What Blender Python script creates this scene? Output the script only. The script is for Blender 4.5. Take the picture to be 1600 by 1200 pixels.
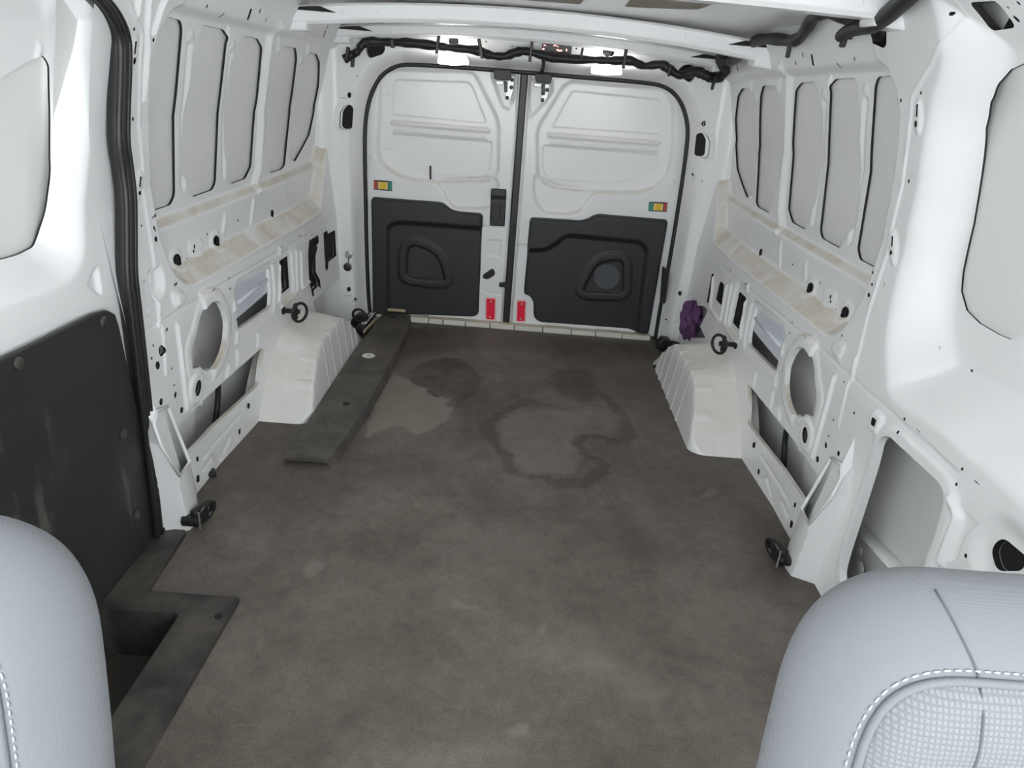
import bpy, math, random
import numpy as np
from mathutils import Vector, Matrix

# ------------------------------------------------------------------ clear
for o in list(bpy.data.objects):
    bpy.data.objects.remove(o, do_unlink=True)
scn = bpy.context.scene
COL = scn.collection

# ------------------------------------------------------------------ camera
CP, CR, CY, CX, CF, CH = math.radians(24), math.radians(4.622), math.radians(.411), .0075, 1125.0, 1.192

def cam_axes():
    f = np.array([math.sin(CY)*math.cos(CP), math.cos(CY)*math.cos(CP), -math.sin(CP)])
    rt = np.array([math.cos(CY), -math.sin(CY), 0.0])
    up = np.cross(rt, f)
    c, s = math.cos(CR), math.sin(CR)
    return c*rt+s*up, -s*rt+c*up, f
AR, AU, AF = cam_axes()
CAMP = np.array([CX, 0.0, CH])
cam = bpy.data.cameras.new('camera')
camo = bpy.data.objects.new('camera', cam)
COL.objects.link(camo)
cam.sensor_fit = 'HORIZONTAL'
cam.sensor_width = 36.0
cam.lens = CF/1600*36.0
cam.clip_start = .02
M = Matrix((tuple(AR), tuple(AU), tuple(-AF))).transposed().to_4x4()
M.translation = Vector(CAMP)
camo.matrix_world = M
scn.camera = camo

# ------------------------------------------------------------------ world light, exposure
w = bpy.data.worlds.new('world')
scn.world = w
w.use_nodes = True
bg = w.node_tree.nodes['Background']
bg.inputs[0].default_value = (.93, .97, 1.0, 1)
bg.inputs[1].default_value = 7.5
scn.view_settings.view_transform = 'Standard'
scn.view_settings.look = 'None'
scn.view_settings.gamma = 1
scn.view_settings.use_curve_mapping = False
scn.view_settings.exposure = 0.0
LAMP_EMIT = 12.0

# ------------------------------------------------------------------ pixel helpers
def at(q, **k):
    """photo pixel -> point where its ray meets the plane x=.., y=.. or z=.."""
    d = (q[0]-800)/CF*AR-(q[1]-600)/CF*AU+AF
    ax, val = list(k.items())[0]
    i = 'xyz'.index(ax)
    return CAMP+d*(val-CAMP[i])/d[i]

def crop(x0, y0, s):
    return lambda x, y: (x0+x/s, y0+y/s)
c6 = crop(1020, 380, 2.142); c5 = crop(1080, 60, 2.4); cR = crop(1200, 560, 3); cF = crop(1360, 560, 3.53)
cG = crop(1300, 0, 2); cM = crop(1180, 440, 4.2875); cN = crop(1080, 380, 6.667); cW = crop(1000, 480, 4.8)
l3 = crop(200, 340, 2.308); l2 = crop(200, 0, 3.333); lA = crop(200, 320, 5); lB = crop(280, 420, 4.615)
lC = crop(380, 330, 6.316); l7 = crop(220, 580, 4.615)
dL = crop(560, 90, 5); dR = crop(810, 110, 5.218); dLb = crop(570, 300, 5.454); dRb = crop(800, 320, 5.454)
cS = crop(420, 460, 2.5); cT = crop(1100, 0, 5.333); cD = crop(480, 100, 6); cU = crop(860, 0, 5.333)
cH = crop(720, 80, 8); cL6 = crop(760, 270, 4.8); cK = crop(380, 0, 6.154); cV = crop(1380, 0, 7.273)
cO = crop(1160, 860, 3.53); cQ = crop(100, 0, 8); cE = crop(1260, 120, 3); cB = crop(1100, 120, 4)

def pts(cr, L):
    return [cr(*p) for p in L]

# ------------------------------------------------------------------ materials
def new_mat(name):
    m = bpy.data.materials.new(name)
    m.use_nodes = True
    nt = m.node_tree
    return m, nt, nt.nodes['Principled BSDF']

def link(nt, a, b):
    nt.links.new(a, b)

def noise(nt, scale, detail=4, rough=.55, vec=None, dist=0):
    n = nt.nodes.new('ShaderNodeTexNoise')
    n.inputs['Scale'].default_value = scale
    n.inputs['Detail'].default_value = detail
    n.inputs['Roughness'].default_value = rough
    n.inputs['Distortion'].default_value = dist
    if vec is not None:
        link(nt, vec, n.inputs['Vector'])
    return n

def ramp(nt, fac, a, b, lo=(0, 0, 0, 1), hi=(1, 1, 1, 1)):
    r = nt.nodes.new('ShaderNodeValToRGB')
    r.color_ramp.elements[0].position = a
    r.color_ramp.elements[0].color = lo
    r.color_ramp.elements[1].position = b
    r.color_ramp.elements[1].color = hi
    link(nt, fac, r.inputs[0])
    return r

def mixc(nt, fac, a, b):
    m = nt.nodes.new('ShaderNodeMix')
    m.data_type = 'RGBA'
    for s, v in ((m.inputs[0], fac), (m.inputs[6], a), (m.inputs[7], b)):
        if isinstance(v, bpy.types.NodeSocket):
            link(nt, v, s)
        else:
            s.default_value = v if not isinstance(v, tuple) or len(v) == 4 else v+(1,)
    return m.outputs[2]

def mathn(nt, op, a, b=None):
    m = nt.nodes.new('ShaderNodeMath')
    m.operation = op
    for s, v in zip(m.inputs, (a, b)):
        if v is None:
            continue
        if isinstance(v, bpy.types.NodeSocket):
            link(nt, v, s)
        else:
            s.default_value = v
    return m.outputs[0]

def objco(nt):
    return nt.nodes.new('ShaderNodeTexCoord').outputs['Object']

def bump(nt, bs, h, strength, dist=.002):
    b = nt.nodes.new('ShaderNodeBump')
    b.inputs['Strength'].default_value = strength
    b.inputs['Distance'].default_value = dist
    link(nt, h, b.inputs['Height'])
    link(nt, b.outputs[0], bs.inputs['Normal'])

def plain(name, col, rough=.5, metal=0, var=.12, scale=18, bmp=0, bscale=300):
    m, nt, bs = new_mat(name)
    co = objco(nt)
    n = noise(nt, scale, 5, .6, co)
    dk = tuple(c*(1-var) for c in col)
    lt = tuple(min(1, c*(1+var)) for c in col)
    link(nt, mixc(nt, n.outputs[0], dk, lt), bs.inputs['Base Color'])
    bs.inputs['Roughness'].default_value = rough
    bs.inputs['Metallic'].default_value = metal
    if bmp:
        bump(nt, bs, noise(nt, bscale, 2, .5, co).outputs[0], bmp, .001)
    return m

def paint_mat(name, col, dirt=.75, rough=.24, scuff=.715):
    """glossy white van paint with tan dust lying on upward faces and small scuffs"""
    m, nt, bs = new_mat(name)
    co = objco(nt)
    geo = nt.nodes.new('ShaderNodeNewGeometry')
    sep = nt.nodes.new('ShaderNodeSeparateXYZ')
    link(nt, geo.outputs['Normal'], sep.inputs[0])
    up = ramp(nt, sep.outputs[2], .35, .7)
    n1 = noise(nt, 9, 6, .6, co, .8)
    pat = ramp(nt, n1.outputs[0], .15, .60)
    f = mathn(nt, 'MULTIPLY', up.outputs[0], pat.outputs[0])
    sp_ = nt.nodes.new('ShaderNodeSeparateXYZ')
    link(nt, co, sp_.inputs[0])
    f = mathn(nt, 'MULTIPLY', f, ramp(nt, mathn(nt, 'MULTIPLY', sp_.outputs[1], .25), .43, .47).outputs[0])
    f = mathn(nt, 'MULTIPLY', f, dirt)
    n2 = noise(nt, 2.2, 3, .5, co)
    base = mixc(nt, n2.outputs[0], tuple(c*.965 for c in col), col)
    c1 = mixc(nt, f, base, (.60, .52, .40))
    n3 = noise(nt, 60, 3, .7, co)
    sc = ramp(nt, n3.outputs[0], scuff, scuff+.025)
    n4 = noise(nt, 3.1, 2, .5, co)
    scm = ramp(nt, n4.outputs[0], .55, .66)
    s = mathn(nt, 'MULTIPLY', sc.outputs[0], scm.outputs[0])
    s = mathn(nt, 'MULTIPLY', s, .55)
    c2 = mixc(nt, s, c1, (.2, .16, .12))
    link(nt, c2, bs.inputs['Base Color'])
    rr = mathn(nt, 'MULTIPLY', f, .5)
    rr = mathn(nt, 'ADD', rr, rough)
    link(nt, rr, bs.inputs['Roughness'])
    bs.inputs['Coat Weight'].default_value = .08
    bs.inputs['Coat Roughness'].default_value = .06
    bs.inputs['Specular IOR Level'].default_value = .32
    return m

WHITE = (.895, .90, .895)
M_PAINT = paint_mat('white_paint', WHITE)
M_DOOR = paint_mat('white_paint_doors', WHITE, .38)
M_ARCH = paint_mat('white_paint_scuffed', (.88, .88, .865), .40, .22, .655)
M_SKIN = plain('pale_grey_paint', (.82, .82, .805), .32, 0, .03, 2)
M_MASTIC_SHADE = plain('black_mastic_hole_shade', (.012, .012, .012), .8)  # window mastic; also black hole backs and rims painted for cavity shade
M_BRACE = plain('primer_white_brace', (.72, .75, .82), .3, 0, .05)
M_RUBBER = plain('black_rubber', (.013, .013, .013), .42, 0, .3, 30, .15)
M_TRIM = plain('black_grained_plastic', (.021, .022, .025), .48, 0, .12, 6, .35, 420)
M_PLAST = plain('black_plastic', (.014, .014, .016), .4, 0, .2, 20)
M_GRILLE = plain('grey_speaker_cover', (.075, .078, .085), .6, 0, .05, 8, .3, 900)
M_OLIVE = plain('olive_grey_plastic', (.034, .034, .028), .6, 0, .15, 25, .3, 700)
M_HARN = plain('black_harness_tape', (.010, .010, .011), .5, 0, .3, 60, .6, 160)
M_METAL = plain('zinc_plate', (.5, .5, .48), .4, .7, .1)
M_RED = plain('red_reflector', (.95, .015, .06), .25, 0, .06, 40)
M_PINK = plain('pale_pink_rim', (.85, .55, .56), .4, 0, .03)
M_YEL = plain('yellow_switch', (.80, .52, .03), .4, 0, .06)
M_YELP = plain('pale_yellow_print', (.80, .66, .25), .5, 0, .05)
M_GREEN = plain('green_print', (.05, .30, .24), .5, 0, .25, 300)
M_REDP = plain('red_print', (.48, .07, .06), .5, 0, .3, 300)
M_CLOTHP = plain('purple_cloth', (.125, .055, .145), .9, 0, .35, 25, .4, 500)
M_LABEL = plain('white_sticker', (.82, .82, .80), .5, 0, .04)
M_WOOD = plain('pale_wood', (.52, .42, .27), .6, 0, .15, 30)
M_PAD = plain('tan_foam_pad', (.33, .30, .24), .8, 0, .35, 14)
M_SILL = paint_mat('dirty_sill_paint', (.72, .71, .64), .9)
M_CHROME = plain('worn_bolt_metal', (.16, .15, .14), .4, .8, .2, 80)

def emis(name, col, s):
    m, nt, bs = new_mat(name)
    bs.inputs['Base Color'].default_value = (.9, .9, .9, 1)
    bs.inputs['Emission Color'].default_value = col+(1,)
    bs.inputs['Emission Strength'].default_value = s
    return m
M_LAMP = emis('lit_lamp_lens', (1, .975, .93), LAMP_EMIT)
M_LED = emis('lit_red_led', (1, .22, .18), 5)

def plywood_mat():
    m, nt, bs = new_mat('black_scuffed_board')
    co = objco(nt)
    mp = nt.nodes.new('ShaderNodeMapping')
    mp.inputs['Scale'].default_value = (1, 5, 1.2)
    mp.inputs['Rotation'].default_value = (.35, 0, 0)
    link(nt, co, mp.inputs[0])
    n = noise(nt, 3.2, 5, .6, mp.outputs[0])
    a = ramp(nt, n.outputs[0], .56, .74)
    n2 = noise(nt, 4, 6, .65, co)
    b = mixc(nt, n2.outputs[0], (.014, .0145, .015), (.045, .044, .043))
    n3 = noise(nt, 2.5, 2, .5, co)
    k = ramp(nt, n3.outputs[0], .46, .58)
    f = mathn(nt, 'MULTIPLY', a.outputs[0], k.outputs[0])
    f = mathn(nt, 'MULTIPLY', f, .7)
    link(nt, mixc(nt, f, b, (.22, .20, .18)), bs.inputs['Base Color'])
    bs.inputs['Roughness'].default_value = .5
    bump(nt, bs, noise(nt, 250, 2, .5, co).outputs[0], .3, .001)
    return m
M_BOARD = plywood_mat()

def worn_black(name, base, dust, amt, lo=.5, hi=.75):
    m, nt, bs = new_mat(name)
    co = objco(nt)
    n = noise(nt, 7, 6, .65, co, .6)
    f = mathn(nt, 'MULTIPLY', ramp(nt, n.outputs[0], lo, hi).outputs[0], amt)
    n2 = noise(nt, 90, 3, .6, co)
    b = mixc(nt, n2.outputs[0], tuple(c*.8 for c in base), tuple(c*1.2 for c in base))
    link(nt, mixc(nt, f, b, dust), bs.inputs['Base Color'])
    bs.inputs['Roughness'].default_value = .52
    bump(nt, bs, n2.outputs[0], .25, .001)
    return m
M_STRIP = worn_black('worn_black_strip', (.060, .056, .052), (.20, .17, .13), .65, .38, .72)
M_STEP = worn_black('worn_black_step', (.030, .030, .031), (.115, .098, .080), .75, .40, .64)
M_WELL = worn_black('dirty_step_well', (.05, .045, .038), (.13, .11, .085), .8)

def floor_mat():
    """worn brown-black rubber floor; attribute 'stain' carries dried puddle shapes and darker side and rear bands"""
    m, nt, bs = new_mat('worn_rubber_floor')
    co = objco(nt)
    at_ = nt.nodes.new('ShaderNodeAttribute')
    at_.attribute_name = 'stain_tone'
    n = noise(nt, 2.3, 7, .6, co, .5)
    big = mixc(nt, ramp(nt, n.outputs[0], .32, .68).outputs[0], (.110, .095, .081), (.210, .183, .158))
    n2 = noise(nt, 380, 2, .6, co)
    gr = mixc(nt, ramp(nt, n2.outputs[0], .4, .75).outputs[0], (.55, .54, .53), (1.55, 1.52, 1.48))
    mm = nt.nodes.new('ShaderNodeMix'); mm.data_type = 'RGBA'; mm.blend_type = 'MULTIPLY'
    mm.inputs[0].default_value = .8
    link(nt, big, mm.inputs[6]); link(nt, gr, mm.inputs[7])
    n6 = noise(nt, 26, 6, .7, co, .8)
    m2 = nt.nodes.new('ShaderNodeMix'); m2.data_type = 'RGBA'; m2.blend_type = 'MULTIPLY'
    m2.inputs[0].default_value = .75
    link(nt, mm.outputs[2], m2.inputs[6])
    link(nt, mixc(nt, ramp(nt, n6.outputs[0], .3, .72).outputs[0], (.72, .71, .70), (1.25, 1.24, 1.22)), m2.inputs[7])
    mm = m2
    n5 = noise(nt, 5.5, 5, .7, co, 1.2)
    rust = mathn(nt, 'MULTIPLY', ramp(nt, n5.outputs[0], .58, .75).outputs[0], .35)
    c0 = mixc(nt, rust, mm.outputs[2], (.12, .088, .068))
    pos = nt.nodes.new('ShaderNodeMath'); pos.operation = 'MAXIMUM'; pos.inputs[1].default_value = 0
    link(nt, at_.outputs['Fac'], pos.inputs[0])
    neg = mathn(nt, 'MAXIMUM', mathn(nt, 'MULTIPLY', at_.outputs['Fac'], -1.0), 0.0)
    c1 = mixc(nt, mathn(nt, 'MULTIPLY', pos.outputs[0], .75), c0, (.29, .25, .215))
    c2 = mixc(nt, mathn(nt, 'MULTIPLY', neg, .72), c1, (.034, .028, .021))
    link(nt, c2, bs.inputs['Base Color'])
    bs.inputs['Roughness'].default_value = .55
    bump(nt, bs, n2.outputs[0], .35, .0015)
    return m
M_FLOOR = floor_mat()

def fabric(name, a, b, sx, knit):
    m, nt, bs = new_mat(name)
    co = objco(nt)
    w1 = nt.nodes.new('ShaderNodeTexWave'); w1.bands_direction = 'X'
    w2 = nt.nodes.new('ShaderNodeTexWave'); w2.bands_direction = 'Z'
    for q in (w1, w2):
        q.inputs['Scale'].default_value = sx
        q.inputs['Distortion'].default_value = .4
        link(nt, co, q.inputs[0])
    h = mathn(nt, 'MINIMUM' if knit else 'MULTIPLY', w1.outputs['Fac'], w2.outputs['Fac'])
    n = noise(nt, 700, 2, .6, co)
    h2 = mathn(nt, 'ADD', h, mathn(nt, 'MULTIPLY', n.outputs[0], .6))
    link(nt, mixc(nt, ramp(nt, h2, .1, .9).outputs[0], a, b), bs.inputs['Base Color'])
    bs.inputs['Roughness'].default_value = .9
    bs.inputs['Sheen Weight'].default_value = .05
    bump(nt, bs, h2, .4 if knit else .12, .0015)
    return m
M_FAB = fabric('light_grey_cloth', (.128, .135, .144), (.152, .160, .170), 260, False)
M_KNIT = fabric('light_grey_knit', (.115, .120, .132), (.185, .190, .200), 62, True)
M_STITCH = plain('white_thread', (.30, .305, .31), .8, 0, .05)
M_SEAM = plain('grey_seam', (.085, .09, .10), .9, 0, .1)

# ------------------------------------------------------------------ object helpers
def tag(o, label=None, cat=None, group=None, kind=None):
    for k, v in (('label', label), ('category', cat), ('group', group), ('kind', kind)):
        if v:
            o[k] = v
    return o

def empty(name, loc=(0, 0, 0)):
    o = bpy.data.objects.new(name, None)
    o.empty_display_size = .05
    o.location = loc
    COL.objects.link(o)
    return o

def finish(name, me, mats, parent=None, smooth=True):
    for m in (mats if isinstance(mats, (list, tuple)) else [mats]):
        me.materials.append(m)
    if smooth:
        me.polygons.foreach_set('use_smooth', np.ones(len(me.polygons), bool))
    o = bpy.data.objects.new(name, me)
    COL.objects.link(o)
    if parent is not None:
        o.parent = parent
        o.matrix_parent_inverse = Matrix.Translation(-Vector(parent.location))
    return o

def meshobj(name, verts, faces, mats, parent=None, smooth=True, mi=None):
    me = bpy.data.meshes.new(name)
    me.from_pydata([tuple(map(float, v)) for v in verts], [], [tuple(f) for f in faces])
    if mi is not None:
        me.polygons.foreach_set('material_index', np.array(mi, np.int32))
    me.update()
    return finish(name, me, mats, parent, smooth)

def auto(o, ang=35):
    """smooth shading with sharp edges above the angle"""
    me = o.data
    me.update()
    import bmesh
    bm = bmesh.new()
    bm.from_mesh(me)
    bmesh.ops.recalc_face_normals(bm, faces=bm.faces)
    for e in bm.edges:
        e.smooth = len(e.link_faces) == 2 and e.calc_face_angle(0) < math.radians(ang)
    bm.to_mesh(me)
    bm.free()
    return o

def bevel(o, wd, seg=2):
    m = o.modifiers.new('bevel', 'BEVEL')
    m.width = wd; m.segments = seg; m.limit_method = 'ANGLE'; m.angle_limit = math.radians(40)
    return o

def box(name, c, s, mat, parent=None, bev=.003, rot=None):
    x, y, z = (k/2 for k in s)
    V = [Vector((a*x, b*y, d*z)) for a in (-1, 1) for b in (-1, 1) for d in (-1, 1)]
    if rot is not None:
        V = [rot @ v for v in V]
    V = [v+Vector(c) for v in V]
    F = [(0, 1, 3, 2), (4, 6, 7, 5), (0, 4, 5, 1), (2, 3, 7, 6), (0, 2, 6, 4), (1, 5, 7, 3)]
    o = auto(meshobj(name, V, F, mat, parent))
    if bev:
        bevel(o, bev)
    return o

def prism(name, poly, d0, d1, mapf, mat, parent=None, bev=0, seg=2):
    """polygon (u,v) extruded from depth d0 to d1; mapf(u,v,d)->xyz"""
    n = len(poly)
    V = [mapf(u, v, d0) for u, v in poly]+[mapf(u, v, d1) for u, v in poly]
    F = [tuple(range(n)), tuple(range(2*n-1, n-1, -1))]+[(i, i+n, (i+1) % n+n, (i+1) % n) for i in range(n)]
    o = auto(meshobj(name, V, F, mat, parent))
    if bev:
        bevel(o, bev, seg)
    return o

def tube(name, path, rad, mat, parent=None, seg=10, closed=False, cap=True, flat=1.0):
    P = np.array(path, float)
    n = len(P)
    R = np.full(n, rad) if np.isscalar(rad) else np.array(rad, float)
    T = np.zeros_like(P)
    for i in range(n):
        a = P[(i-1) % n] if (closed or i > 0) else P[i]
        b = P[(i+1) % n] if (closed or i < n-1) else P[i]
        t = b-a
        T[i] = t/(np.linalg.norm(t)+1e-9)
    nrm = np.cross(T[0], [0, 0, 1.0])
    if np.linalg.norm(nrm) < .1:
        nrm = np.cross(T[0], [1.0, 0, 0])
    V, F = [], []
    for i in range(n):
        nrm = nrm-T[i]*np.dot(nrm, T[i]); nrm /= np.linalg.norm(nrm)+1e-9
        bn = np.cross(T[i], nrm)
        for k in range(seg):
            a = 2*math.pi*k/seg
            V.append(P[i]+R[i]*(math.cos(a)*nrm+flat*math.sin(a)*bn))
    m = n if closed else n-1
    for i in range(m):
        j = (i+1) % n
        for k in range(seg):
            k2 = (k+1) % seg
            F.append((i*seg+k, i*seg+k2, j*seg+k2, j*seg+k))
    if cap and not closed:
        F.append(tuple(range(seg-1, -1, -1)))
        F.append(tuple((n-1)*seg+k for k in range(seg)))
    return meshobj(name, V, F, mat, parent)

def lathe(name, prof, c, axis, mat, parent=None, seg=20, sx=1.0):
    """prof = [(r, h)...] turned about axis through c"""
    ax = Vector(axis).normalized()
    u = ax.orthogonal().normalized(); v = ax.cross(u)
    V, F = [], []
    for r, h in prof:
        for k in range(seg):
            a = 2*math.pi*k/seg
            V.append(Vector(c)+ax*h+u*(r*math.cos(a)*sx)+v*(r*math.sin(a)))
    for i in range(len(prof)-1):
        for k in range(seg):
            k2 = (k+1) % seg
            F.append((i*seg+k, i*seg+k2, (i+1)*seg+k2, (i+1)*seg+k))
    F.append(tuple(range(seg-1, -1, -1)))
    F.append(tuple((len(prof)-1)*seg+k for k in range(seg)))
    return auto(meshobj(name, V, F, mat, parent), 40)

def catmull(P, n=6, closed=False):
    P = [np.array(p, float) for p in P]
    out = []
    N = len(P)
    for i in range(N if closed else N-1):
        p0 = P[(i-1) % N] if (closed or i > 0) else P[0]
        p1, p2 = P[i], P[(i+1) % N]
        p3 = P[(i+2) % N] if (closed or i+2 < N) else P[-1]
        for k in range(n):
            t = k/n
            out.append(.5*((2*p1)+(-p0+p2)*t+(2*p0-5*p1+4*p2-p3)*t*t+(-p0+3*p1-3*p2+p3)*t**3))
    if not closed:
        out.append(P[-1])
    return out

# ------------------------------------------------------------------ 2-D distance fields
def rnd(poly, r, n=5):
    """fillet the corners of a polygon"""
    P = [np.array(p, float) for p in poly]
    out = []
    N = len(P)
    for i in range(N):
        a, b, c = P[i-1], P[i], P[(i+1) % N]
        l1, l2 = np.linalg.norm(a-b), np.linalg.norm(c-b)
        rr = min(r, l1*.48, l2*.48)
        p, q = b+(a-b)/l1*rr, b+(c-b)/l2*rr
        for k in range(n+1):
            t = k/n
            out.append((1-t)**2*p+2*t*(1-t)*b+t*t*q)
    return out

def ell(cx, cy, rx, ry, tilt=0, n=18):
    c, s = math.cos(tilt), math.sin(tilt)
    return [(cx+c*rx*math.cos(a)-s*ry*math.sin(a), cy+s*rx*math.cos(a)+c*ry*math.sin(a))
            for a in (2*math.pi*k/n for k in range(n))]

def rect(cx, cy, w_, h_):
    return [(cx-w_/2, cy-h_/2), (cx+w_/2, cy-h_/2), (cx+w_/2, cy+h_/2), (cx-w_/2, cy+h_/2)]

def sdp(poly, mg=.08):
    P = np.array(poly, float)
    lo, hi = P.min(0)-mg, P.max(0)+mg
    def f(U, V):
        out = np.full(U.shape, 1.0)
        m = (U > lo[0]) & (U < hi[0]) & (V > lo[1]) & (V < hi[1])
        if not m.any():
            return out
        x, y = U[m], V[m]
        d = np.full(x.shape, 1e9)
        ins = np.zeros(x.shape, bool)
        for i in range(len(P)):
            a, b = P[i], P[(i+1) % len(P)]
            e = b-a
            wx, wy = x-a[0], y-a[1]
            t = np.clip((wx*e[0]+wy*e[1])/(e@e+1e-12), 0, 1)
            d = np.minimum(d, (wx-e[0]*t)**2+(wy-e[1]*t)**2)
            c = (a[1] > y) != (b[1] > y)
            with np.errstate(divide='ignore', invalid='ignore'):
                xi = (b[0]-a[0])*(y-a[1])/(b[1]-a[1]+1e-15)+a[0]
            ins ^= c & (x < xi)
        d = np.sqrt(d)
        out[m] = np.where(ins, -d, d)
        return out
    return f

def sds(line, r):
    P = np.array(line, float)
    lo, hi = P.min(0)-r-.03, P.max(0)+r+.03
    def f(U, V):
        out = np.full(U.shape, 1.0)
        m = (U > lo[0]) & (U < hi[0]) & (V > lo[1]) & (V < hi[1])
        if not m.any():
            return out
        x, y = U[m], V[m]
        d = np.full(x.shape, 1e9)
        for i in range(len(P)-1):
            a, b = P[i], P[i+1]
            e = b-a
            wx, wy = x-a[0], y-a[1]
            t = np.clip((wx*e[0]+wy*e[1])/(e@e+1e-12), 0, 1)
            d = np.minimum(d, (wx-e[0]*t)**2+(wy-e[1]*t)**2)
        out[m] = np.sqrt(d)-r
        return out
    return f

def sm(t):
    t = np.clip(t, 0, 1)
    return t*t*(3-2*t)

def feat(sd, depth, wd):
    return lambda U, V: depth*sm(-sd(U, V)/wd)

def bar(line, r, depth):
    return feat(sds(line, r), depth, r)

def sheet(name, u0, u1, v0, v1, st, depth, mapf, mats, parent=None, holes=(), bound=None, face=None, attr=None):
    """pressed sheet: height field depth(u,v) on a fine grid, clipped by holes with turned-back rims"""
    nu, nv = int(round((u1-u0)/st))+1, int(round((v1-v0)/st))+1
    u, v = np.linspace(u0, u1, nu), np.linspace(v0, v1, nv)
    U, V = (a.ravel() for a in np.meshgrid(u, v, indexing='ij'))
    F = np.full(U.shape, 1.0)
    H = np.full(U.shape, -1)
    for k, h in enumerate(holes):
        d = h['sd'](U, V)
        m = d < F
        F[m] = d[m]; H[m] = k
    if bound is not None:
        d = -bound(U, V)
        m = d < F
        F[m] = d[m]; H[m] = -1
    F[np.abs(F) < 1e-7] = 1e-7
    idx = np.arange(nu*nv).reshape(nu, nv)
    a, b, c, d = idx[:-1, :-1].ravel(), idx[1:, :-1].ravel(), idx[1:, 1:].ravel(), idx[:-1, 1:].ravel()
    Q = np.stack([a, b, c, d], 1)
    pos = F[Q] > 0
    cnt = pos.sum(1)
    full = Q[cnt == 4]
    part = Q[(cnt > 0) & (cnt < 4)]
    cu, cv, key = [], [], {}
    pf, segs = [], []
    N = nu*nv
    for q in part:
        poly, cuts, neg = [], [0, 0], -1
        nc = 0
        for i in range(4):
            p, r = int(q[i]), int(q[(i+1) % 4])
            if F[p] > 0:
                poly.append(p)
            else:
                neg = H[p]
            if (F[p] > 0) != (F[r] > 0):
                kk = (min(p, r), max(p, r))
                if kk not in key:
                    t = F[p]/(F[p]-F[r])
                    key[kk] = N+len(cu)
                    cu.append(U[p]+(U[r]-U[p])*t); cv.append(V[p]+(V[r]-V[p])*t)
                poly.append(key[kk]); cuts[1 if F[p] > 0 else 0] = key[kk]; nc += 1
        if len(poly) > 2:
            pf.append(poly)
        if nc == 2 and neg >= 0:
            segs.append((cuts[0], cuts[1], neg))
    UU = np.concatenate([U, np.array(cu)]) if cu else U
    VV = np.concatenate([V, np.array(cv)]) if cv else V
    DD = depth(UU, VV)
    X = np.stack(mapf(UU, VV, DD), 1)
    mi = [0]*(len(full)+len(pf))
    rim = {}
    ex = []
    nb = len(UU)
    for p, q, k in segs:
        r = holes[k].get('rim', .005)
        if not r:
            continue
        for z in (p, q):
            if (z, k) not in rim:
                rim[(z, k)] = nb+len(ex)
                ex.append((UU[z], VV[z], DD[z]+r))
        pf.append([p, q, rim[(q, k)], rim[(p, k)]])
        mi.append(holes[k].get('mat', 0))
    for k, h in enumerate(holes):
        if h.get('cap') and any(g[2] == k for g in segs):
            hp_ = np.array(h['poly'])
            dd = depth(hp_[:, 0], hp_[:, 1]).max()+h['rim']*.97
            i0 = nb+len(ex)
            ex += [(a_, b_, dd) for a_, b_ in hp_]
            pf.append(list(range(i0, i0+len(hp_))))
            mi.append(1)  # black face painted in for the dark of the cavity
    if ex:
        e = np.array(ex)
        X = np.concatenate([X, np.stack(mapf(e[:, 0], e[:, 1], e[:, 2]), 1)])
    used = np.zeros(len(X), bool)
    used[full.ravel()] = True
    for f in pf:
        used[f] = True
    re = np.cumsum(used)-1
    X = X[used]
    full = re[full]
    if face is not None and len(full):
        t = full[len(full)//2]
        nn = np.cross(X[full[:, 1]]-X[full[:, 0]], X[full[:, 2]]-X[full[:, 0]]).sum(0)
        if np.dot(nn, face) < 0:
            full = full[:, ::-1]
            pf = [f[::-1] for f in pf]
    lt = np.concatenate([full.ravel()]+[re[np.array(f)] for f in pf]).astype(np.int32) if pf else full.ravel().astype(np.int32)
    ln = np.concatenate([np.full(len(full), 4), np.array([len(f) for f in pf])]).astype(np.int32) if pf else np.full(len(full), 4, np.int32)
    me = bpy.data.meshes.new(name)
    me.vertices.add(len(X)); me.vertices.foreach_set('co', X.astype(np.float32).ravel())
    me.loops.add(len(lt)); me.loops.foreach_set('vertex_index', lt)
    me.polygons.add(len(ln))
    me.polygons.foreach_set('loop_start', np.concatenate([[0], np.cumsum(ln)[:-1]]).astype(np.int32))
    me.polygons.foreach_set('loop_total', ln)
    me.polygons.foreach_set('material_index', np.array(mi, np.int32))
    me.update(calc_edges=True)
    if attr is not None:
        at_ = me.attributes.new(attr[0], 'FLOAT', 'POINT')
        val = attr[1](X)
        at_.data.foreach_set('value', val.astype(np.float32))
    o = finish(name, me, mats, parent)
    if segs:
        # crisp rims: mark hole edges sharp
        sh = set()
        for p, q, k in segs:
            sh.add((min(re[p], re[q]), max(re[p], re[q])))
        ev = np.zeros(len(me.edges)*2, np.int32)
        me.edges.foreach_get('vertices', ev)
        ev = ev.reshape(-1, 2)
        ev.sort(1)
        kk = ev[:, 0].astype(np.int64)*len(X)+ev[:, 1]
        ss = np.array([p*len(X)+q for p, q in sh], np.int64)
        flag = np.isin(kk, ss)
        at2 = me.attributes.get('sharp_edge') or me.attributes.new('sharp_edge', 'BOOLEAN', 'EDGE')
        at2.data.foreach_set('value', flag)
    return o

def hole(poly, rim=.004, mat=0, cap=None):
    """a cut-out; small ones (and cap=True) get a dark blind plug behind them"""
    P = np.array(poly)
    ext = P.max(0)-P.min(0)
    small = ext.max() < .07
    if cap is None:
        cap = small and mat == 0
    if cap and small and ext.min() < .05:
        mat = 1  # rim black too, so the hole's shade is in the colour
    if cap:
        rim = max(rim, .006)
    return dict(sd=sdp(poly, .03), rim=rim, mat=mat, cap=cap, poly=poly)

# ================================================================== THE SETTING
DOORY = 3.37          # inner face of the rear doors
PILY = 3.25           # face of the rear pillars

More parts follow.
